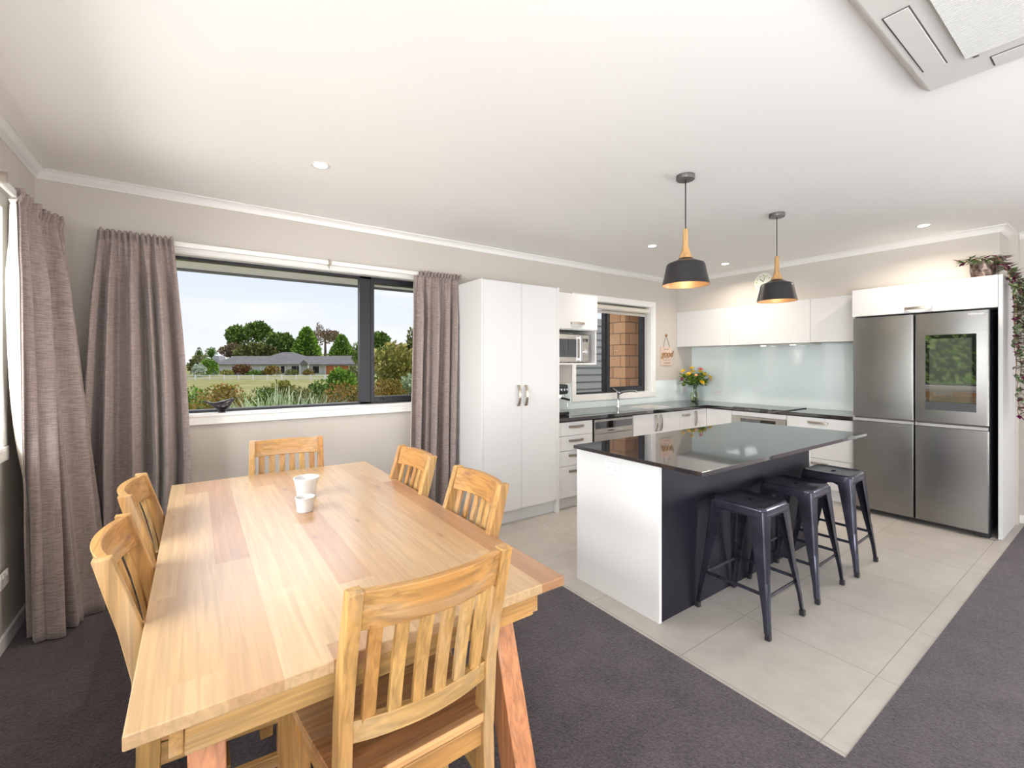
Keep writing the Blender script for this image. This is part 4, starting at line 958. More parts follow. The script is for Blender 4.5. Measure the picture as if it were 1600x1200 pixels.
# candle cups
def cup(x, y, r0, r1, h, label, cat, wax):
    o = thing('candle_cup' if wax else 'planter_cup', (x, y, 0.75), label, cat)
    t_ = 0.004
    pr = [(r0*0.6, 0.0), (r0, 0.0), (r0+(r1-r0)*0.5, h*0.5), (r1, h*0.86), (r1*1.05, h*0.9), (r1*1.06, h), (r1*1.0, h), (r1-t_, h*0.9), (r0-t_+(r1-r0)*0.5, h*0.5), (r0-t_, 0.008), (0.002, 0.008)]
    MB().lathe([(a, b+0.751) for a, b in pr], (x, y, 0), 36).build('cup_body', M['ceramic'], o, smooth=True, angle=35)
    if wax: MB().lathe([(0.002, 0.751+0.01), (r0-0.006, 0.751+0.01), (r1-0.007, 0.751+h*0.72), (0.002, 0.751+h*0.70)], (x, y, 0), 28).build('wax', M['wax'], o, smooth=True)
    return o
cu_ = cup(-5.500, -1.365, 0.043, 0.058, 0.098, 'taller round white ceramic pot on the dining table, behind the candle', 'pot', False)
cup(-5.552, -1.612, 0.034, 0.040, 0.066, 'small white candle cup on the dining table, in front of the taller pot', 'candle', True)

# ---------------------------------------------------------------- bar stools
def make_stool():
    o = thing('bar_stool', (0, 0, 0), None, 'stool', 'gunmetal stools at the island')
    H = 0.655; s0 = 0.150; s1 = 0.205
    # seat: pressed steel with rounded corners, rolled edge and centre slot
    def rsq(a, r, z, n=6):
        pts = []
        for cx_, cy_, a0 in ((a-r, a-r, 0), (-a+r, a-r, 90), (-a+r, -a+r, 180), (a-r, -a+r, 270)):
            for k in range(n+1):
                t_ = math.radians(a0+90*k/n); pts.append((cx_+r*math.cos(t_), cy_+r*math.sin(t_), z))
        return pts
    m = MB()
    slot = []
    nn = 28
    base = rsq(s0-0.012, 0.03, H-0.004)
    rings = [rsq(s0+0.006, 0.045, H-0.055), rsq(s0+0.003, 0.044, H-0.045), rsq(s0+0.003, 0.044, H-0.018), rsq(s0+0.001, 0.043, H-0.006), rsq(s0-0.005, 0.04, H), rsq(s0-0.012, 0.036, H-0.0015), rsq(s0-0.018, 0.032, H-0.005), rsq(s0*0.5, 0.03, H-0.008)]
    inner = []
    for p_ in rings[0]:
        ang = math.atan2(p_[1], p_[0]); inner.append((0.030*max(-1, min(1, 1.5*math.cos(ang))), 0.014*max(-1, min(1, 1.5*math.sin(ang))), H-0.008))
    rings.append(inner); rings.append([(x, y, H-0.022) for x, y, z in inner])
    m.loft(rings, cap=False); m.build('seat', M['gun'], o, smooth=True, angle=50, solid=0.002)
    for sx_ in (-1, 1):
        for sy_ in (-1, 1):
            # tapered channel leg, V section opening inward
            m = MB(); rings = []
            for z, k in ((0.03, 0), (0.12, 0.12), (0.30, 0.42), (0.50, 0.74), (0.60, 0.92), (0.638, 1.0)):
                ex = s1+(s0-s1)*(z/H)*1.0+(0.006 if z < 0.2 else 0)
                wd = 0.026+0.064*k**1.3; e = 0.0035
                cx_, cy_ = sx_*ex, sy_*ex
                r = 0.010
                prof = [(0, -wd), (0, -r), (-0.003, -0.003), (-r, 0), (-wd, 0), (-wd, -e), (-r-e, -e), (-e-0.004, -e-0.004), (-e, -r-e), (-e, -wd)]
                rings.append([(cx_+sx_*a, cy_+sy_*b, z) for a, b in prof])
            m.loft(rings); lg = m.build('leg', M['gun'], o, smooth=True, angle=50)
            # pressed rib
            q = MB(); q.tube([(sx_*(s1-0.012), sy_*(s1-0.012), 0.10), (sx_*(s1-0.016), sy_*(s1-0.016), 0.14), (sx_*(s1-0.030), sy_*(s1-0.030), 0.27), (sx_*(s1-0.036), sy_*(s1-0.036), 0.30)], [0.004, 0.009, 0.009, 0.004], 8)
            q.build('rib', M['gun'], lg, smooth=True)
            q = MB(); q.bar([(sx_*(s1-0.006), sy_*(s1-0.006), 0.001), (sx_*(s1-0.006), sy_*(s1-0.006), 0.034)], Vector((0.0135, 0, 0)), Vector((0, 0.0135, 0))); q.build('foot', M['rubber'], lg, bev=0.004)
    a = 0.178
    for z in (0.185, 0.215):
        pass
    for (p, q, z) in (((-a, -a), (a, -a), 0.20), ((-a, a), (a, a), 0.20), ((-a, -a), (-a, a), 0.215), ((a, -a), (a, a), 0.215)):
        m = MB(); d = (Vector((*q, 0))-Vector((*p, 0))).normalized(); n = Vector((-d.y, d.x, 0))
        m.bar([(p[0], p[1], z), (q[0], q[1], z)], n*0.0025, Vector((0, 0, 0.009))); m.build('footrest', M['gun'], o)
    m = MB()
    m.bar([(-0.13, -0.13, 0.565), (0.13, 0.13, 0.575)], Vector((0.004, -0.004, 0)), Vector((0, 0, 0.007))); m.bar([(-0.13, 0.13, 0.575), (0.13, -0.13, 0.565)], Vector((0.004, 0.004, 0)), Vector((0, 0, 0.007))); m.build('brace', M['gun'], o)
    return o
stool = make_stool()
for i, (x, y, rz, lab) in enumerate(((-3.345, -2.535, 0.0, 'backless gunmetal stool nearest the camera at the island'), (-2.745, -2.530, 0.02, 'middle backless gunmetal stool at the island'), (-2.150, -2.538, 0.03, 'backless gunmetal stool nearest the fridge'))):
    s_ = stool if i == 0 else copy_tree(stool); s_.location = (x, y, 0); s_.rotation_euler = (0, 0, rz); s_['label'] = lab

# ---------------------------------------------------------------- bird figurine on the sill
bd = thing('bird_figurine', (-5.82, 0.015, 1.078), 'small dark metallic bird ornament on the window sill', 'ornament')
m = MB()
sec = [(-0.105, 0.086, 0.004, 0.004), (-0.095, 0.084, 0.009, 0.006), (-0.07, 0.072, 0.010, 0.008), (-0.045, 0.060, 0.013, 0.014), (-0.020, 0.048, 0.026, 0.030), (0.005, 0.044, 0.036, 0.040), (0.030, 0.048, 0.036, 0.042), (0.048, 0.058, 0.028, 0.036), (0.060, 0.074, 0.020, 0.026), (0.070, 0.086, 0.015, 0.017), (0.080, 0.088, 0.008, 0.008), (0.092, 0.087, 0.002, 0.002)]
rings = []
for x, z, hy, hz in sec: rings.append([(-5.82+x, 0.015+hy*math.cos(2*math.pi*k/16), 1.078+z+hz*math.sin(2*math.pi*k/16)) for k in range(16)])
for r in rings:
    for k in range(16):
        if r[k][2] < 1.079: r[k] = (r[k][0], r[k][1], 1.079)
m.loft(rings); m.build('body', mat('dark_bronze', (0.06, 0.055, 0.058), 0.18, metal=0.85), bd, smooth=True, angle=180)
B(-5.832, -5.79, -0.004, 0.034, 1.0782, 1.084).build('base', M['black'], bd)

# ================================================================ PLANTS INDOORS
def tinted(m, name, material, parent=None, lo=0.0, hi=1.0, rr=R, per=1, world=True):
    """build and give each island of `per` faces a random tint value"""
    o = m.build(name, material, parent, world=world)
    me = o.data; at = me.attributes.new('tint', 'FLOAT', 'FACE'); v = 0
    vals = [0]*len(me.polygons)
    for i in range(len(vals)):
        if i % per == 0: v = rr.uniform(lo, hi)
        vals[i] = v
    at.data.foreach_set('value', vals); return o
def leaf(m, p, d, n, L_, W):
    """four-point folded leaf (2 faces) from p along d"""
    d = d.normalized(); s = d.cross(n); s = s.normalized() if s.length > 1e-4 else Vector((1, 0, 0)); n = s.cross(d)
    a = m.bm.verts.new(p); b = m.bm.verts.new(p+d*L_); mid = p+d*L_*0.45; c = m.bm.verts.new(mid+s*W*0.5+n*W*0.12); e = m.bm.verts.new(mid-s*W*0.5+n*W*0.12); g = m.bm.verts.new(mid)
    m.bm.faces.new((a, c, g)); m.bm.faces.new((c, b, g)); m.bm.faces.new((g, b, e)); m.bm.faces.new((a, g, e))
def rdir(r, zlo=-1, zhi=1):
    z = r.uniform(zlo, zhi); a = r.uniform(0, 2*math.pi); q = math.sqrt(max(0, 1-z*z)); return Vector((q*math.cos(a), q*math.sin(a), z))
# vase of flowers
VX, VY = -0.255, -0.205
vs = thing('flower_vase', (VX, VY, 0.90), 'clear glass vase of yellow, pink and purple flowers in the worktop corner', 'vase')
gm = mat('vase_glass', (0.93, 0.97, 0.90), 0.02, ior=1.45, trans=1.0)
pr = [(0.046, 0.0), (0.051, 0.004), (0.056, 0.03), (0.059, 0.07), (0.050, 0.13), (0.045, 0.18), (0.052, 0.225), (0.064, 0.250)]
MB().lathe([(r, z+0.901) for r, z in pr]+[(r-0.003, z+0.901) for r, z in pr[:0:-1]]+[(0.042, 0.912)], (VX, VY, 0), 28).build('glass', gm, vs, smooth=True)
MB().lathe([(r-0.0035, z+0.903) for r, z in [(0.042, 0.012), (0.056, 0.03), (0.059, 0.07), (0.051, 0.125), (0.004, 0.126)]], (VX, VY, 0), 24).build('water', mat('vase_water', (0.80, 0.86, 0.55), 0.02, ior=1.33, trans=1.0), vs, smooth=True)
rr = random.Random(5); st = MB(); lf = MB()
heads = []
FC = {'y': (0.95, 0.68, 0.03), 'p': (0.80, 0.16, 0.20), 'v': (0.34, 0.03, 0.16), 'o': (0.92, 0.55, 0.30)}
spec = [(-0.13, -0.02, 0.305, 'y'), (-0.04, -0.03, 0.335, 'y'), (0.045, -0.05, 0.325, 'p'), (-0.145, -0.03, 0.225, 'v'), (-0.085, -0.06, 0.275, 'y'), (0.045, -0.08, 0.195, 'y'), (0.10, -0.02, 0.27, 'y'), (0.145, -0.04, 0.245, 'y'), (0.165, 0.0, 0.215, 'o'), (0.0, 0.05, 0.30, 'y'), (0.08, 0.05, 0.30, 'y'), (-0.02, -0.09, 0.265, 'o')]
Rv = Vector((CYW, -SY, 0)); Fv = Vector((SY, CYW, 0)); vc = Vector((VX, VY, 0.90))
for a, b_, h, k in spec:
    a *= 1.28; b_ *= 1.2; h = 0.24+(h-0.195)*1.35
    q = vc+Rv*a+Fv*b_+Vector((0, 0, h+0.03)); st.tube([vc+Rv*rr.uniform(-0.02, 0.02)+Vector((0, 0, 0.012)), vc+Rv*(a*0.10)+Vector((0, 0, 0.19)), vc+Rv*(a*0.5)+Fv*(b_*0.5)+Vector((0, 0, 0.245)), q], 0.0026, 6)
    heads.append((q, (q-vc-Vector((0, 0, 0.15))).normalized(), k))
for i in range(420):
    a = rr.uniform(0, 6.28); q = rr.random()**0.6; h = rr.uniform(0.235, 0.385)
    p_ = vc+Rv*(q*0.185*math.cos(a))+Fv*(q*0.12*math.sin(a))+Vector((0, 0, h)); leaf(lf, p_, rdir(rr, -0.5, 0.7), rdir(rr), rr.uniform(0.04, 0.075), rr.uniform(0.015, 0.026))
for i in range(14):
    a = rr.choice([-1, 1])*rr.uniform(0.05, 0.15); leaf(lf, vc+Rv*a*0.9+Vector((0, 0, 0.245)), Rv*a*8+Vector((0, 0, -0.35)), Vector((0, 0, 1)), 0.075, 0.020)
st.build('stem', mat('stem_green', (0.13, 0.24, 0.04), 0.5), vs, smooth=True)
tinted(lf, 'foliage', leaf_mat('bouquet_leaves', [(0.02, 0.07, 0.02), (0.06, 0.15, 0.03), (0.35, 0.36, 0.04)]), vs, rr=rr, per=4)
for q, d, k in heads:
    fm_ = mat('petal_'+k, FC[k], 0.55) if ('pm'+k) not in M else M['pm'+k]; M['pm'+k] = fm_
    m = MB(); u_ = d.orthogonal().normalized(); v_ = d.cross(u_)
    n_p, Lp = (14, 0.046) if k in 'yp' else (10, 0.030)
    for lay in range(3):
        for j in range(n_p):
            a = 2*math.pi*(j+lay*0.37)/n_p; o_ = (u_*math.cos(a)+v_*math.sin(a)); leaf(m, q+o_*0.004+d*(lay*0.003), o_+d*(0.25+0.45*lay), d, Lp*(1-0.18*lay), 0.016)
    m.ball(q+d*0.004, 0.007, u=8, v=6)
    plabel(m.build('flower_head', fm_, vs), {'y': 'yellow bloom', 'p': 'pink bloom', 'v': 'purple bloom', 'o': 'peach bloom'}[k])

# trailing plant on top of the fridge housing
PX, PY, PZ = -0.49, -3.055, 2.162
tp = thing('trailing_plant', (PX, PY, PZ), 'trailing purple and green plant in a bronze embossed pot on top of the fridge housing', 'plant')
m = MB(); n = 48; rings = []
for i in range(13):
    z = 0.14*i/12; r = 0.072+0.010*i/12
    rings.append([(PX+(r+0.0025*math.sin(9*(2*math.pi*k/n)+(i % 2)*1.57+i*0.8)*(1 if 0 < i < 12 else 0))*math.cos(2*math.pi*k/n), PY+(r+0.0025*math.sin(9*(2*math.pi*k/n)+i*0.8)*(1 if 0 < i < 12 else 0))*math.sin(2*math.pi*k/n), PZ+z) for k in range(n)])
rings.append([(PX+0.076*math.cos(2*math.pi*k/n), PY+0.076*math.sin(2*math.pi*k/n), PZ+0.14) for k in range(n)]); rings.append([(PX+0.072*math.cos(2*math.pi*k/n), PY+0.072*math.sin(2*math.pi*k/n), PZ+0.115) for k in range(n)])
m.loft(rings); m.build('pot', mat('embossed_bronze', (0.17, 0.125, 0.105), 0.32, metal=0.8, var=(35, 0.7)), tp, smooth=True)
MB().lathe([(0.071, PZ+0.115), (0.03, PZ+0.122), (0.002, PZ+0.122)], (PX, PY, 0), 20).build('soil', mat('soil', (0.06, 0.04, 0.03), 0.9), tp)
rr = random.Random(9); vm = MB(); lg = MB(); lp = MB()
def vine(pts):
    P_ = []
    for i in range(len(pts)-1):
        a, b = Vector(pts[i]), Vector(pts[i+1]); k = max(2, int((b-a).length/0.035))
        for j in range(k): P_.append(a.lerp(b, j/k)+Vector((rr.uniform(-1, 1), rr.uniform(-1, 1), rr.uniform(-1, 1)))*0.006)
    P_.append(Vector(pts[-1])); vm.tube(P_, 0.0028, 6)
    for i, p_ in enumerate(P_):
        if i < 2: continue
        for q in range(4):
            d = rdir(rr, -0.6, 0.4); 
            if p_.z < 2.2 and d.y > 0.1: d.y *= -0.6
            if p_.y < -3.2 and d.x > 0.5: d.x *= -0.5
            leaf(lp if rr.random() < 0.28 else lg, p_, d, Vector((0, 0, 1)), rr.uniform(0.055, 0.095), rr.uniform(0.024, 0.038))
top = Vector((PX, PY, PZ+0.13))
for (x, y, zb_) in ((-0.50, -3.235, 1.55), (-0.45, -3.25, 1.30), (-0.55, -3.245, 1.02), (-0.42, -3.29, 1.02), (-0.48, -3.30, 1.12), (-0.38, -3.26, 1.70), (-0.52, -3.30, 1.40)):
    vine([top+Vector((0, -0.02, 0)), (x, -3.15, PZ+0.15), (x, -3.205, PZ+0.03), (x, y, 1.95), (x+rr.uniform(-0.03, 0.03), y, 1.6 if zb_ < 1.6 else zb_+0.05), (x, y-0.02, zb_)])
vine([(-0.46, -3.20, 2.14), (-0.42, -3.30, 2.10), (-0.38, -3.40, 2.085), (-0.34, -3.52, 2.09)])
for k in range(5):
    a = rr.uniform(1.2, 5.5); vine([top, top+Vector((0.09*math.cos(a), 0.09*math.sin(a), 0.03)), top+Vector((0.12*math.cos(a), 0.12*math.sin(a), 0.01))])
vm.build('vine', mat('vine_brown', (0.30, 0.15, 0.10), 0.6), tp, smooth=True)
tinted(lg, 'foliage', leaf_mat('striped_leaves', [(0.06, 0.12, 0.04), (0.16, 0.22, 0.08), (0.42, 0.46, 0.33), (0.10, 0.06, 0.08)]), tp, rr=rr, per=1)
plabel(tinted(lp, 'purple_leaves', leaf_mat('wine_leaves', [(0.10, 0.01, 0.05), (0.22, 0.03, 0.09), (0.16, 0.08, 0.10)]), tp, rr=rr, per=4), 'dark wine-purple leaf undersides')

# ================================================================ OUTSIDE
def far(a, d, z=0.0):
    """metres across / ahead of the house corner where the dining room looks out"""
    return Vector((-5.967+a*CYW+d*SY, -3.870-a*SY+d*CYW, z))
# ground: gently falling lawn, rising hill behind
def gz(a, d):
    z = -0.30-1.10*min(1, max(0, (d-8)/45)) 
    if d > 130: z += (d-130)*0.085*math.exp(-((a+75)/60)**2) if a < 20 else 0
    return z
m = MB(); ds = [4.0, 6, 8, 12, 18, 26, 36, 50, 62, 80, 100, 130, 150, 170, 200, 240, 300, 400, 600, 900]; As = list(range(-400, 401, 20))
def isout(v): return v
G = [[m.bm.verts.new(far(a*(0.15+0.85*min(1, d/200)), d, gz(a*(0.15+0.85*min(1, d/200)), d))) for a in As] for d in ds]
for A_, B_ in zip(G, G[1:]):
    for i in range(len(As)-1): m.bm.faces.new((A_[i], A_[i+1], B_[i+1], B_[i]))
gr = m.build('lawn', mat('dry_grass', (0.24, 0.24, 0.085), 0.95, spec=0.0, var=(0.35, 0.3, (0.40, 0.36, 0.18))), smooth=True, angle=180); tag(gr, 'pale green and straw coloured paddock grass outside', 'grass', kind='stuff')
m = MB(); m.box(-11.3, 6.5, -14, 1.6, -0.32, -0.245); tag(m.build('bounce_paving', mat('pale_bounce_concrete', (0.50, 0.49, 0.47), 0.95, var=(2.0, 0.1))), 'unseen pale paving added around the house to bounce light', 'paving', kind='structure')  # unseen pale slab, added to bounce light onto ceiling and soffits
# eaves over the windows
ev = thing('roof_eave', (-3.4, 0.4, 2.2), kind='structure'); ev.name = 'trim_6'
m = MB(); m.box(-8.0, -2.6, 0.2, 0.60, 2.200, 2.215); m.build('soffit', M['trimw'], ev)
m = MB(); m.box(-8.0, -2.6, 0.60, 0.66, 2.185, 2.33); m.build('gutter', mat('dark_gutter', (0.10, 0.10, 0.11), 0.4), ev)
m = MB(); m.box(-7.56, -6.96, -10.0, 0.6, 2.20, 2.215); m.build('soffit', M['trimw'], ev)  # unseen left eave, added to keep sun out of the left window
m = MB(); m.box(-2.59, 6.0, 0.2, 0.9, 2.36, 2.40); tag(m.build('trim_7', M['trimw']), kind='structure')
m = MB(); m.box(-8.0, 4.0, -10.0, 0.66, 2.83, 2.90); tag(m.build('roof_sun_block', mat('sun_block_roofing', (0.12, 0.11, 0.11), 0.7)), kind='structure')  # unseen roof slab, added to block the sun
# brick return and weatherboard garage seen through the kitchen window
tag(B(-0.65, 0.6, 0.70, 1.02, -0.3, 2.36).build('brick_pillar', M['brick']), 'tan brick pillar outside the kitchen window', 'pillar')
gw = thing('garage_wall', (1.8, 3.0, -0.3), 'grey weatherboard wall outside, left in the kitchen window', 'wall')
m = MB()
for k in range(18):
    z = -0.3+k*0.15; m.poly([(-0.4, 3.03, z), (-0.4, 2.992, z), (-0.4, 3.010, z+0.15), (-0.4, 3.03, z+0.15)], (5.6, 0, 0))
m.build('weatherboard', mat('grey_weatherboard', (0.36, 0.375, 0.37), 0.8, spec=0.1), gw)

# neighbouring house
house = thing('house', far(-59, 115, -1.55), 'long low grey house with hipped grey roof and orange garage door, across the paddock', 'house', rz=-YAW)
hr = mat('grey_roof', (0.20, 0.185, 0.18), 0.8, spec=0.0, var=(0.8, 0.12)); hwall = mat('pale_render', (0.60, 0.61, 0.62), 0.8); hwin = mat('dark_house_glass', (0.03, 0.035, 0.04), 0.1)
def HB(*a): return MB().box(*a)
HB(-16.5, 18.5, 0, 9, 0, 2.65).build('walls', hwall, house, world=False)
def hip(x0, x1, y0, y1, z0, rx0, rx1, zr):
    ym = (y0+y1)/2; m = MB(); v = [m.bm.verts.new(p) for p in ((x0, y0, z0), (x1, y0, z0), (x1, y1, z0), (x0, y1, z0), (rx0, ym, zr), (rx1, ym, zr), (x0, y0, z0-0.25), (x1, y0, z0-0.25), (x1, y1, z0-0.25), (x0, y1, z0-0.25))]
    for f in ((0, 1, 5, 4), (1, 2, 5), (2, 3, 4, 5), (3, 0, 4), (6, 7, 1, 0), (7, 8, 2, 1), (8, 9, 3, 2), (9, 6, 0, 3), (9, 8, 7, 6)): m.bm.faces.new([v[i] for i in f])
    return m.build('roof', hr, house, world=False)
hip(-17.4, 19.6, -1.0, 9.8, 2.75, -14.8, 16.0, 4.9)
hip(-9.5, 6.0, 2.0, 14, 3.2, -3.8, -1.0, 6.0)
hip(8.5, 19.8, -1.6, 9.0, 2.76, 11.5, 17.4, 4.95)
m = MB(); m.poly([(5.2, -1.8, 2.6), (7.8, -1.8, 2.6), (6.5, -1.8, 3.9)], (0, 3.5, 0)); m.build('porch_gable', hr, house, world=False)
hw_ = mat('house_white', (0.75, 0.75, 0.73), 0.6); [HB(x, x+0.25, -1.7, -1.45, 0, 2.6).build('porch_post', hw_, house, world=False) for x in (5.3, 7.4)]
HB(-18.6, -17.0, 1.5, 4, 0, 4.9).build('chimney', mat('chimney_stone', (0.42, 0.42, 0.43), 0.9, var=(2, 0.3)), house, world=False)
HB(11.4, 17.2, -0.1, 0.05, 0.05, 2.35).build('garage_door', mat('cedar_garage', (0.62, 0.19, 0.07), 0.6, var=(1.5, 0.12)), house, world=False)
wm = M['trimw']
for x, w_ in ((-10.6, 2.4), (-5.2, 1.1), (-3.4, 1.1), (-0.2, 1.0), (2.6, 1.2), (8.0, 1.6), (3.9, 1.0)):
    f = HB(x-0.18, x+w_+0.18, -0.12, 0.05, 0.25, 2.4).build('window', wm, house, world=False)
    HB(x, x+w_, -0.15, -0.05, 0.4, 2.25).build('pane', hwin if w_ != 1.1 else mat('curtained_glass', (0.55, 0.58, 0.6), 0.3), f, world=False)
HB(11.1, 11.4, -0.15, 0.05, 0, 2.5).build('door_trim', wm, house, world=False); HB(17.2, 17.5, -0.15, 0.05, 0, 2.5).build('door_trim', wm, house, world=False)
# white rail fence
fc = thing('rail_fence', far(-45, 76, -1.72), 'white post and rail fence across the paddock', 'fence', rz=-YAW)
pw = mat('fence_white', (0.80, 0.80, 0.78), 0.6)
for z in (0.28, 0.68, 1.08):
    m = MB(); m.box(-14, 25.5, -0.03, 0.03, z-0.09, z+0.06); m.bar([(25.5, 0, z), (29, 6, z)], Vector((0.0, 0.03, 0)), Vector((0, 0, 0.07))); m.build('rail', pw, fc, world=False)
for k in range(17):
    x = -13.5+k*2.44; HB(x-0.07, x+0.07, -0.09, 0.05, -0.3, 1.2).build('post', pw, fc, world=False)

# foliage -----------------------------------------------------------------
def blob(name, c, rx, ry, rz, n, size, material, rr, parent=None, lumps=7, up=0.2, hollow=0.55, lo=0.0, hi=1.0, world=True):
    """crown made of leafy clumps; each leaf takes a random tint"""
    m = MB(); tints = []
    cl = [(Vector((0, 0, 0)), 0.90)]
    for k in range(lumps):
        d = rdir(rr, -0.5, 1); cl.append((Vector((d.x*0.6, d.y*0.6, d.z*0.6)), rr.uniform(0.36, 0.5)))
    for i in range(n):
        q, s = rr.choice(cl) if rr.random() < 0.8 else cl[0]
        d = rdir(rr); u_ = hollow+(1-hollow)*rr.random()**0.7
        p_ = q+d*s*u_; P_ = Vector((c[0]+p_.x*rx, c[1]+p_.y*ry, c[2]+p_.z*rz))
        dd = (d+rdir(rr)*0.8+Vector((0, 0, up))).normalized(); k = size*rr.uniform(0.6, 1.3)
        s_ = dd.orthogonal().normalized(); s_ = (s_*math.cos(k*50)+dd.cross(s_)*math.sin(k*50))
        m.quad([P_-s_*k*0.35, P_+dd*k*0.5-s_*k*0.3, P_+dd*k, P_+dd*k*0.5+s_*k*0.35])
    return tinted(m, name, material, parent, lo, hi, rr, 1, world)
G1 = leaf_mat('pine_green', [(0.055, 0.105, 0.025), (0.14, 0.22, 0.045), (0.27, 0.36, 0.09)])
G2 = leaf_mat('bright_green', [(0.06, 0.14, 0.015), (0.15, 0.29, 0.03), (0.30, 0.44, 0.08)])
G3 = leaf_mat('olive_green', [(0.07, 0.09, 0.03), (0.17, 0.18, 0.05), (0.32, 0.32, 0.12)])
G4 = leaf_mat('red_tipped', [(0.06, 0.09, 0.015), (0.22, 0.17, 0.035), (0.40, 0.20, 0.06), (0.20, 0.24, 0.03)])
G5 = leaf_mat('yellow_green', [(0.16, 0.20, 0.05), (0.38, 0.36, 0.08), (0.50, 0.42, 0.16)])
G6 = leaf_mat('bare_brown', [(0.16, 0.11, 0.08), (0.30, 0.20, 0.14), (0.22, 0.24, 0.10)])
G7 = leaf_mat('silver_flax', [(0.24, 0.33, 0.14), (0.55, 0.62, 0.42), (0.14, 0.22, 0.07)])
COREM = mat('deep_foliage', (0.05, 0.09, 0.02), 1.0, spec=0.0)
BK = mat('tree_bark', (0.12, 0.085, 0.06), 0.9)
def at_px(u, d): return (u-800)/701.4*d
def H_(v, d): return 1.436-(v-567.5)/701.4*d
rr = random.Random(31)
def tree(name, ux, vt, vb, hw, d, material, label, n=900, size=None, cone=False, cat='tree', trunk=True, lumps=8, group='trees beyond the neighbouring house', pale=None):
    """ux centre, half width hw, top and bottom given as view angles converted to metres at distance d"""
    a = at_px(ux, d); zt, zb_ = H_(vt, d), H_(vb, d); r = hw/701.4*d; ground = gz(a, d)
    b = far(a, d, ground)
    o = thing(name, b, label, cat, group)
    size = size or r*0.24; n = int(n*1.7)
    c = far(a, d, (zt+zb_)/2)
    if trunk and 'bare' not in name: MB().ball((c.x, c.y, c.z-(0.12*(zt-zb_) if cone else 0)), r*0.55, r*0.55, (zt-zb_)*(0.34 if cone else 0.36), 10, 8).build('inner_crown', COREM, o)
    if cone:
        m = MB()
        for i in range(n):
            f = rr.random()**1.5; z = zb_+(zt-zb_)*f; rad = r*(1-f)**0.75*(0.75+0.3*rr.random())*(1-0.2*(f < 0.08)); th = rr.uniform(0, 6.283)
            P_ = Vector((c.x+rad*math.cos(th), c.y+rad*math.sin(th), z)); dd = (Vector((math.cos(th), math.sin(th), 0.5))+rdir(rr)*0.5).normalized(); k = size*rr.uniform(0.6, 1.3)
            s_ = dd.orthogonal().normalized(); m.quad([P_-s_*k*0.4, P_+dd*k*0.5-s_*k*0.3, P_+dd*k, P_+dd*k*0.5+s_*k*0.4])
        tinted(m, 'crown', material, o, 0, 1, rr, 1)
    else: blob('crown', c, r, r, (zt-zb_)/2, n, size, material, rr, o, lumps)
    if trunk:
        m = MB(); m.tube([(b.x, b.y, ground), (b.x+0.1, b.y, (ground+zb_)/2), (c.x, c.y, c.z)], [r*0.10, r*0.08, r*0.04], 8); m.build('trunk', BK if pale is None else pale, o)
    return o
tree('pine_tree', 371, 508, 545, 17, 150, G1, 'leftmost of the two tall dark pines behind the house')
tree('pine_tree', 404, 503, 537, 20, 150, G1, 'taller dark pine with a spreading crown, second from left behind the house')
tree('broadleaf_tree', 440, 522, 556, 22, 140, G1, 'mid-height dark leafy tree between the pines and the bright conifer')
tree('conifer', 479, 513, 558, 21, 130, G2, 'bright green cone-shaped conifer behind the middle of the house', n=1300, cone=True)
tree('conifer', 534, 525, 559, 18, 130, G2, 'bright green rounded conifer left of the window mullion', n=1100, cone=True)
tree('bare_tree', 508, 514, 538, 24, 185, G6, 'bare brown spreading tree on the hilltop', n=700, size=0.9)
tree('bare_tree', 500, 503, 530, 5, 190, G6, 'thin twiggy tree rising above the hilltop scrub', n=120, size=0.7)
tree('broadleaf_tree', 592, 518, 548, 17, 110, G1, 'dark leafy tree right of the window mullion, above the yellow tree')
tree('broadleaf_tree', 562, 530, 575, 12, 105, G1, 'dark leafy tree right behind the window mullion', n=700)
tree('bushy_tree', 365, 536, 560, 18, 135, G6, 'brownish feathery bush below the left pine', n=600, trunk=False, cat='bush')
tree('hedge_bush', 400, 540, 562, 30, 134, G3, 'olive bush row just above the house roof', n=900, trunk=False, cat='bush')
tree('hedge_bush', 445, 543, 563, 34, 144, G1, 'dark green bushes behind the house ridge', n=900, trunk=False, cat='bush')
tree('conifer', 311, 543, 558, 6, 150, G1, 'tiny dark conifer at the far left of the view', n=300, cone=True)
tree('broadleaf_tree', 330, 542, 562, 8, 150, G2, 'small green tree left of the chimney', n=350)
tree('hedge_bush', 312, 555, 590, 16, 100, G3, 'olive bush at the left edge of the window view', n=700, trunk=False, cat='bush')
tree('hedge_bush', 326, 560, 592, 13, 98, G2, 'green bush left of the chimney', n=600, trunk=False, cat='bush')
tree('flowering_shrub', 310, 568, 590, 11, 92, leaf_mat('white_bloom', [(0.16, 0.25, 0.10), (0.7, 0.72, 0.66)]), 'white-flowering shrub at the left behind the fence', n=450, trunk=False, cat='bush')
GG = 'garden shrubs in front of the neighbouring house'
tree('garden_shrub', 378, 569, 591, 13, 104, leaf_mat('copper_bush', [(0.07, 0.05, 0.02), (0.26, 0.10, 0.05), (0.16, 0.13, 0.04)]), 'round copper-red shrub in front of the house', n=500, trunk=False, cat='bush', group=GG)
tree('garden_shrub', 355, 578, 592, 12, 102, G5, 'low yellow-green shrub left of the copper one', n=400, trunk=False, cat='bush', group=GG)
tree('garden_shrub', 426, 572, 590, 13, 104, G4, 'orange and green domed shrub in front of the house', n=450, trunk=False, cat='bush', group=GG)
tree('garden_shrub', 400, 580, 592, 14, 103, G1, 'low dark hedge piece between the copper and orange shrubs', n=350, trunk=False, cat='bush', group=GG)
tree('garden_shrub', 456, 577, 590, 10, 104, G3, 'small mixed shrub near the porch', n=300, trunk=False, cat='bush', group=GG)
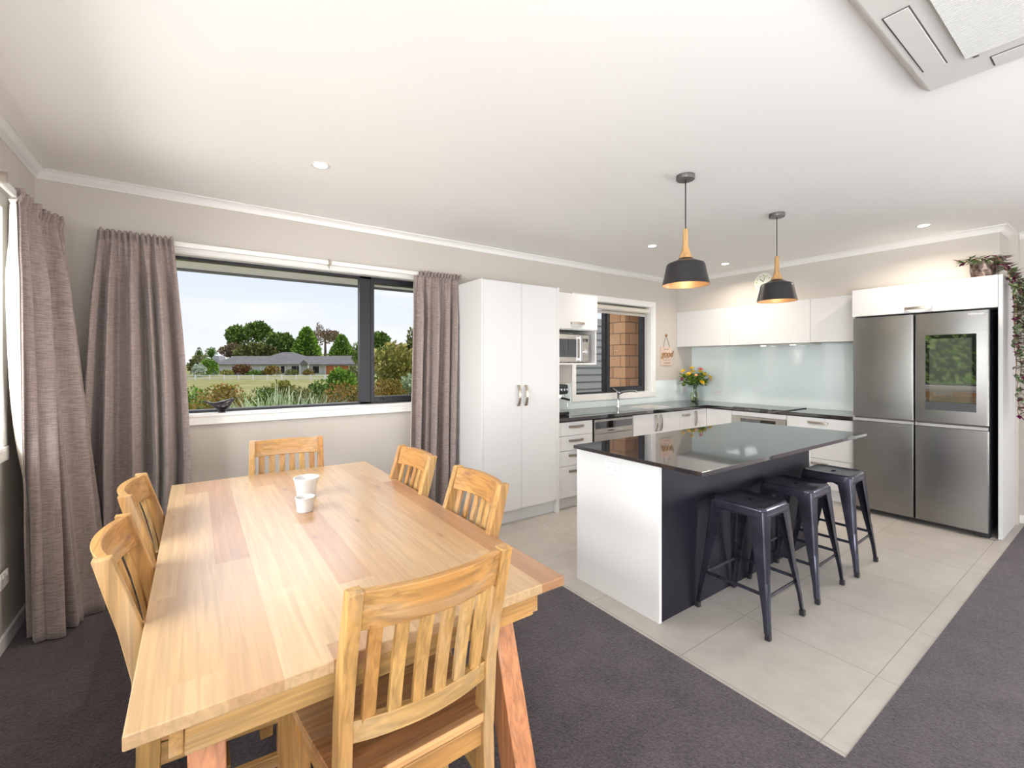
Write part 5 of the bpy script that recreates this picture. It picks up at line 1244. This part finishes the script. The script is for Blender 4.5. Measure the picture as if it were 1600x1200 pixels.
tree('garden_shrub', 483, 576, 590, 9, 104, G4, 'small reddish shrub right of the porch', n=300, trunk=False, cat='bush', group=GG)
# nearer planting beyond the window
NG = 'planting just outside the dining window'
def shrub(name, ux, vt, vb, hw, d, material, label, n=1500, size=0.07, lumps=8, trunk=False, cat='bush', pale=None, hollow=0.5):
    a = at_px(ux, d); zt, zb_ = H_(vt, d), H_(vb, d); r = hw/701.4*d; g = -0.25-1.15*min(1, max(0, (d-8)/45)); b = far(a, d, g)
    o = thing(name, b, label, cat, NG); c = far(a, d, (zt+zb_)/2)
    blob('foliage', c, r, r, (zt-zb_)/2, n, size, material, rr, o, lumps, hollow=hollow, up=0.5)
    m = MB()
    if trunk: m.tube([(b.x, b.y, g), (b.x+0.05, b.y-0.03, (g+zb_)/2+0.4), (c.x, c.y, c.z), (c.x+0.1, c.y, zt-0.3)], [0.06, 0.05, 0.03, 0.01], 8)
    for k in range(4 if not trunk else 6):
        e_ = c+rdir(rr, 0, 1)*r*0.7; m.tube([(b.x, b.y, g) if not trunk else (c.x, c.y, zb_), (b.x+(e_.x-b.x)*0.4, b.y+(e_.y-b.y)*0.4, (g+c.z)/2 if not trunk else c.z), e_], [0.02, 0.015, 0.006], 6)
    m.build('stem', pale or BK, o)
    return o
shrub('red_tipped_shrub', 342, 596, 720, 50, 7.5, G4, 'dense orange-tipped shrub at the lower left of the window', 8000, 0.040, hollow=0.35)
shrub('red_tipped_shrub', 550, 596, 720, 66, 8.0, G4, 'wide orange-tipped shrub crossing behind the window mullion', 9500, 0.042, hollow=0.35)
shrub('red_tipped_shrub', 604, 586, 700, 34, 9.0, G4, 'orange-tipped shrub below the yellow tree on the right', 4200, 0.05, hollow=0.35)
shrub('green_shrub', 408, 600, 690, 34, 10, G1, 'low green shrub right of the left orange-tipped one', 3000, 0.07)
shrub('feathery_shrub', 438, 590, 680, 22, 11, G5, 'pale yellow feathery shrub in the middle of the garden', 2600, 0.08)
shrub('green_shrub', 476, 604, 690, 26, 9.4, G3, 'olive green shrub above the flax', 2400, 0.06)
shrub('leafy_shrub', 503, 590, 690, 32, 12, G1, 'dark leafy shrub left of the rising green one', 2600, 0.10)
shrub('leafy_shrub', 535, 572, 670, 28, 12.5, G2, 'taller leafy green shrub below the orange garage door', 2600, 0.11)
shrub('leafy_shrub', 562, 560, 640, 20, 18, G3, 'olive shrub just behind the window mullion', 1200, 0.12)
shrub('green_shrub', 300, 600, 700, 26, 9.5, G2, 'green shrub at the left edge behind the orange-tipped one', 1800, 0.07)
pale = mat('pale_bark', (0.45, 0.40, 0.34), 0.9)
shrub('young_tree', 618, 533, 625, 42, 11, G5, 'yellow-green young tree filling the right window pane', 3000, 0.11, trunk=True, cat='tree', pale=pale, hollow=0.35)
shrub('young_tree', 655, 505, 600, 22, 11.5, G3, 'taller pale green tree at the right edge by the curtain', 1500, 0.11, trunk=True, cat='tree', pale=pale, hollow=0.35)
shrub('grey_shrub', 645, 585, 650, 26, 10, G7, 'grey-green low planting under the young trees', 1400, 0.09)
# striped flax clumps
def flax(ux, vt, d, n, label, seed):
    r2 = random.Random(seed); a = at_px(ux, d); g = -0.25; b = far(a, d, g); h = H_(vt, d)-g
    o = thing('flax_clump', b, label, 'plant', NG); m = MB()
    for i in range(n):
        th = r2.uniform(0, 6.283); ln_ = h*r2.uniform(0.75, 1.15); lean = r2.uniform(0.15, 0.75); dv = Vector((math.cos(th), math.sin(th), 0)); s_ = Vector((-dv.y, dv.x, 0))
        pr_ = None
        for k in range(5):
            f = k/4; P_ = b+dv*(lean*ln_*f*f*0.8+0.03)+Vector((0, 0, ln_*(f-0.28*lean*f*f))); w_ = 0.020*(1-f*0.9)+0.002
            cur = (m.bm.verts.new(P_-s_*w_), m.bm.verts.new(P_+s_*w_))
            if pr_: m.bm.faces.new((pr_[0], pr_[1], cur[1], cur[0]))
            pr_ = cur
    tinted(m, 'leaves', G7, o, 0, 1, r2, 4)
for i, (ux, vt, d) in enumerate(((402, 622, 6.3), (428, 615, 6.6), (452, 616, 6.4), (478, 622, 6.8), (500, 625, 7.0))):
    flax(ux, vt-4, d, 150, ('striped flax clump at the left of the row below the window', 'second striped flax clump from the left', 'middle striped flax clump', 'fourth striped flax clump from the left', 'rightmost striped flax clump beside the orange-tipped shrub')[i], 50+i)
# tall hedge outside the left window, seen mirrored in the fridge screen
hg = thing('tall_hedge', (-12.0, -2.5, -0.25), 'tall green hedge outside the left-hand window, mirrored in the fridge screen', 'hedge')
m = MB(); r2 = random.Random(77)
for i in range(9000):
    p_ = Vector((-11.9+r2.uniform(-0.25, 0.9)*r2.random(), r2.uniform(-11, 6), r2.uniform(-0.25, 4.2))); d = rdir(r2); d.x = abs(d.x); k = r2.uniform(0.10, 0.22); s_ = d.orthogonal().normalized()
    m.quad([p_-s_*k*0.35, p_+d*k*0.5-s_*k*0.3, p_+d*k, p_+d*k*0.5+s_*k*0.35])
tinted(m, 'foliage', leaf_mat('hedge_green', [(0.14, 0.26, 0.04), (0.30, 0.46, 0.10), (0.48, 0.60, 0.22)]), hg, 0, 1, r2, 1)
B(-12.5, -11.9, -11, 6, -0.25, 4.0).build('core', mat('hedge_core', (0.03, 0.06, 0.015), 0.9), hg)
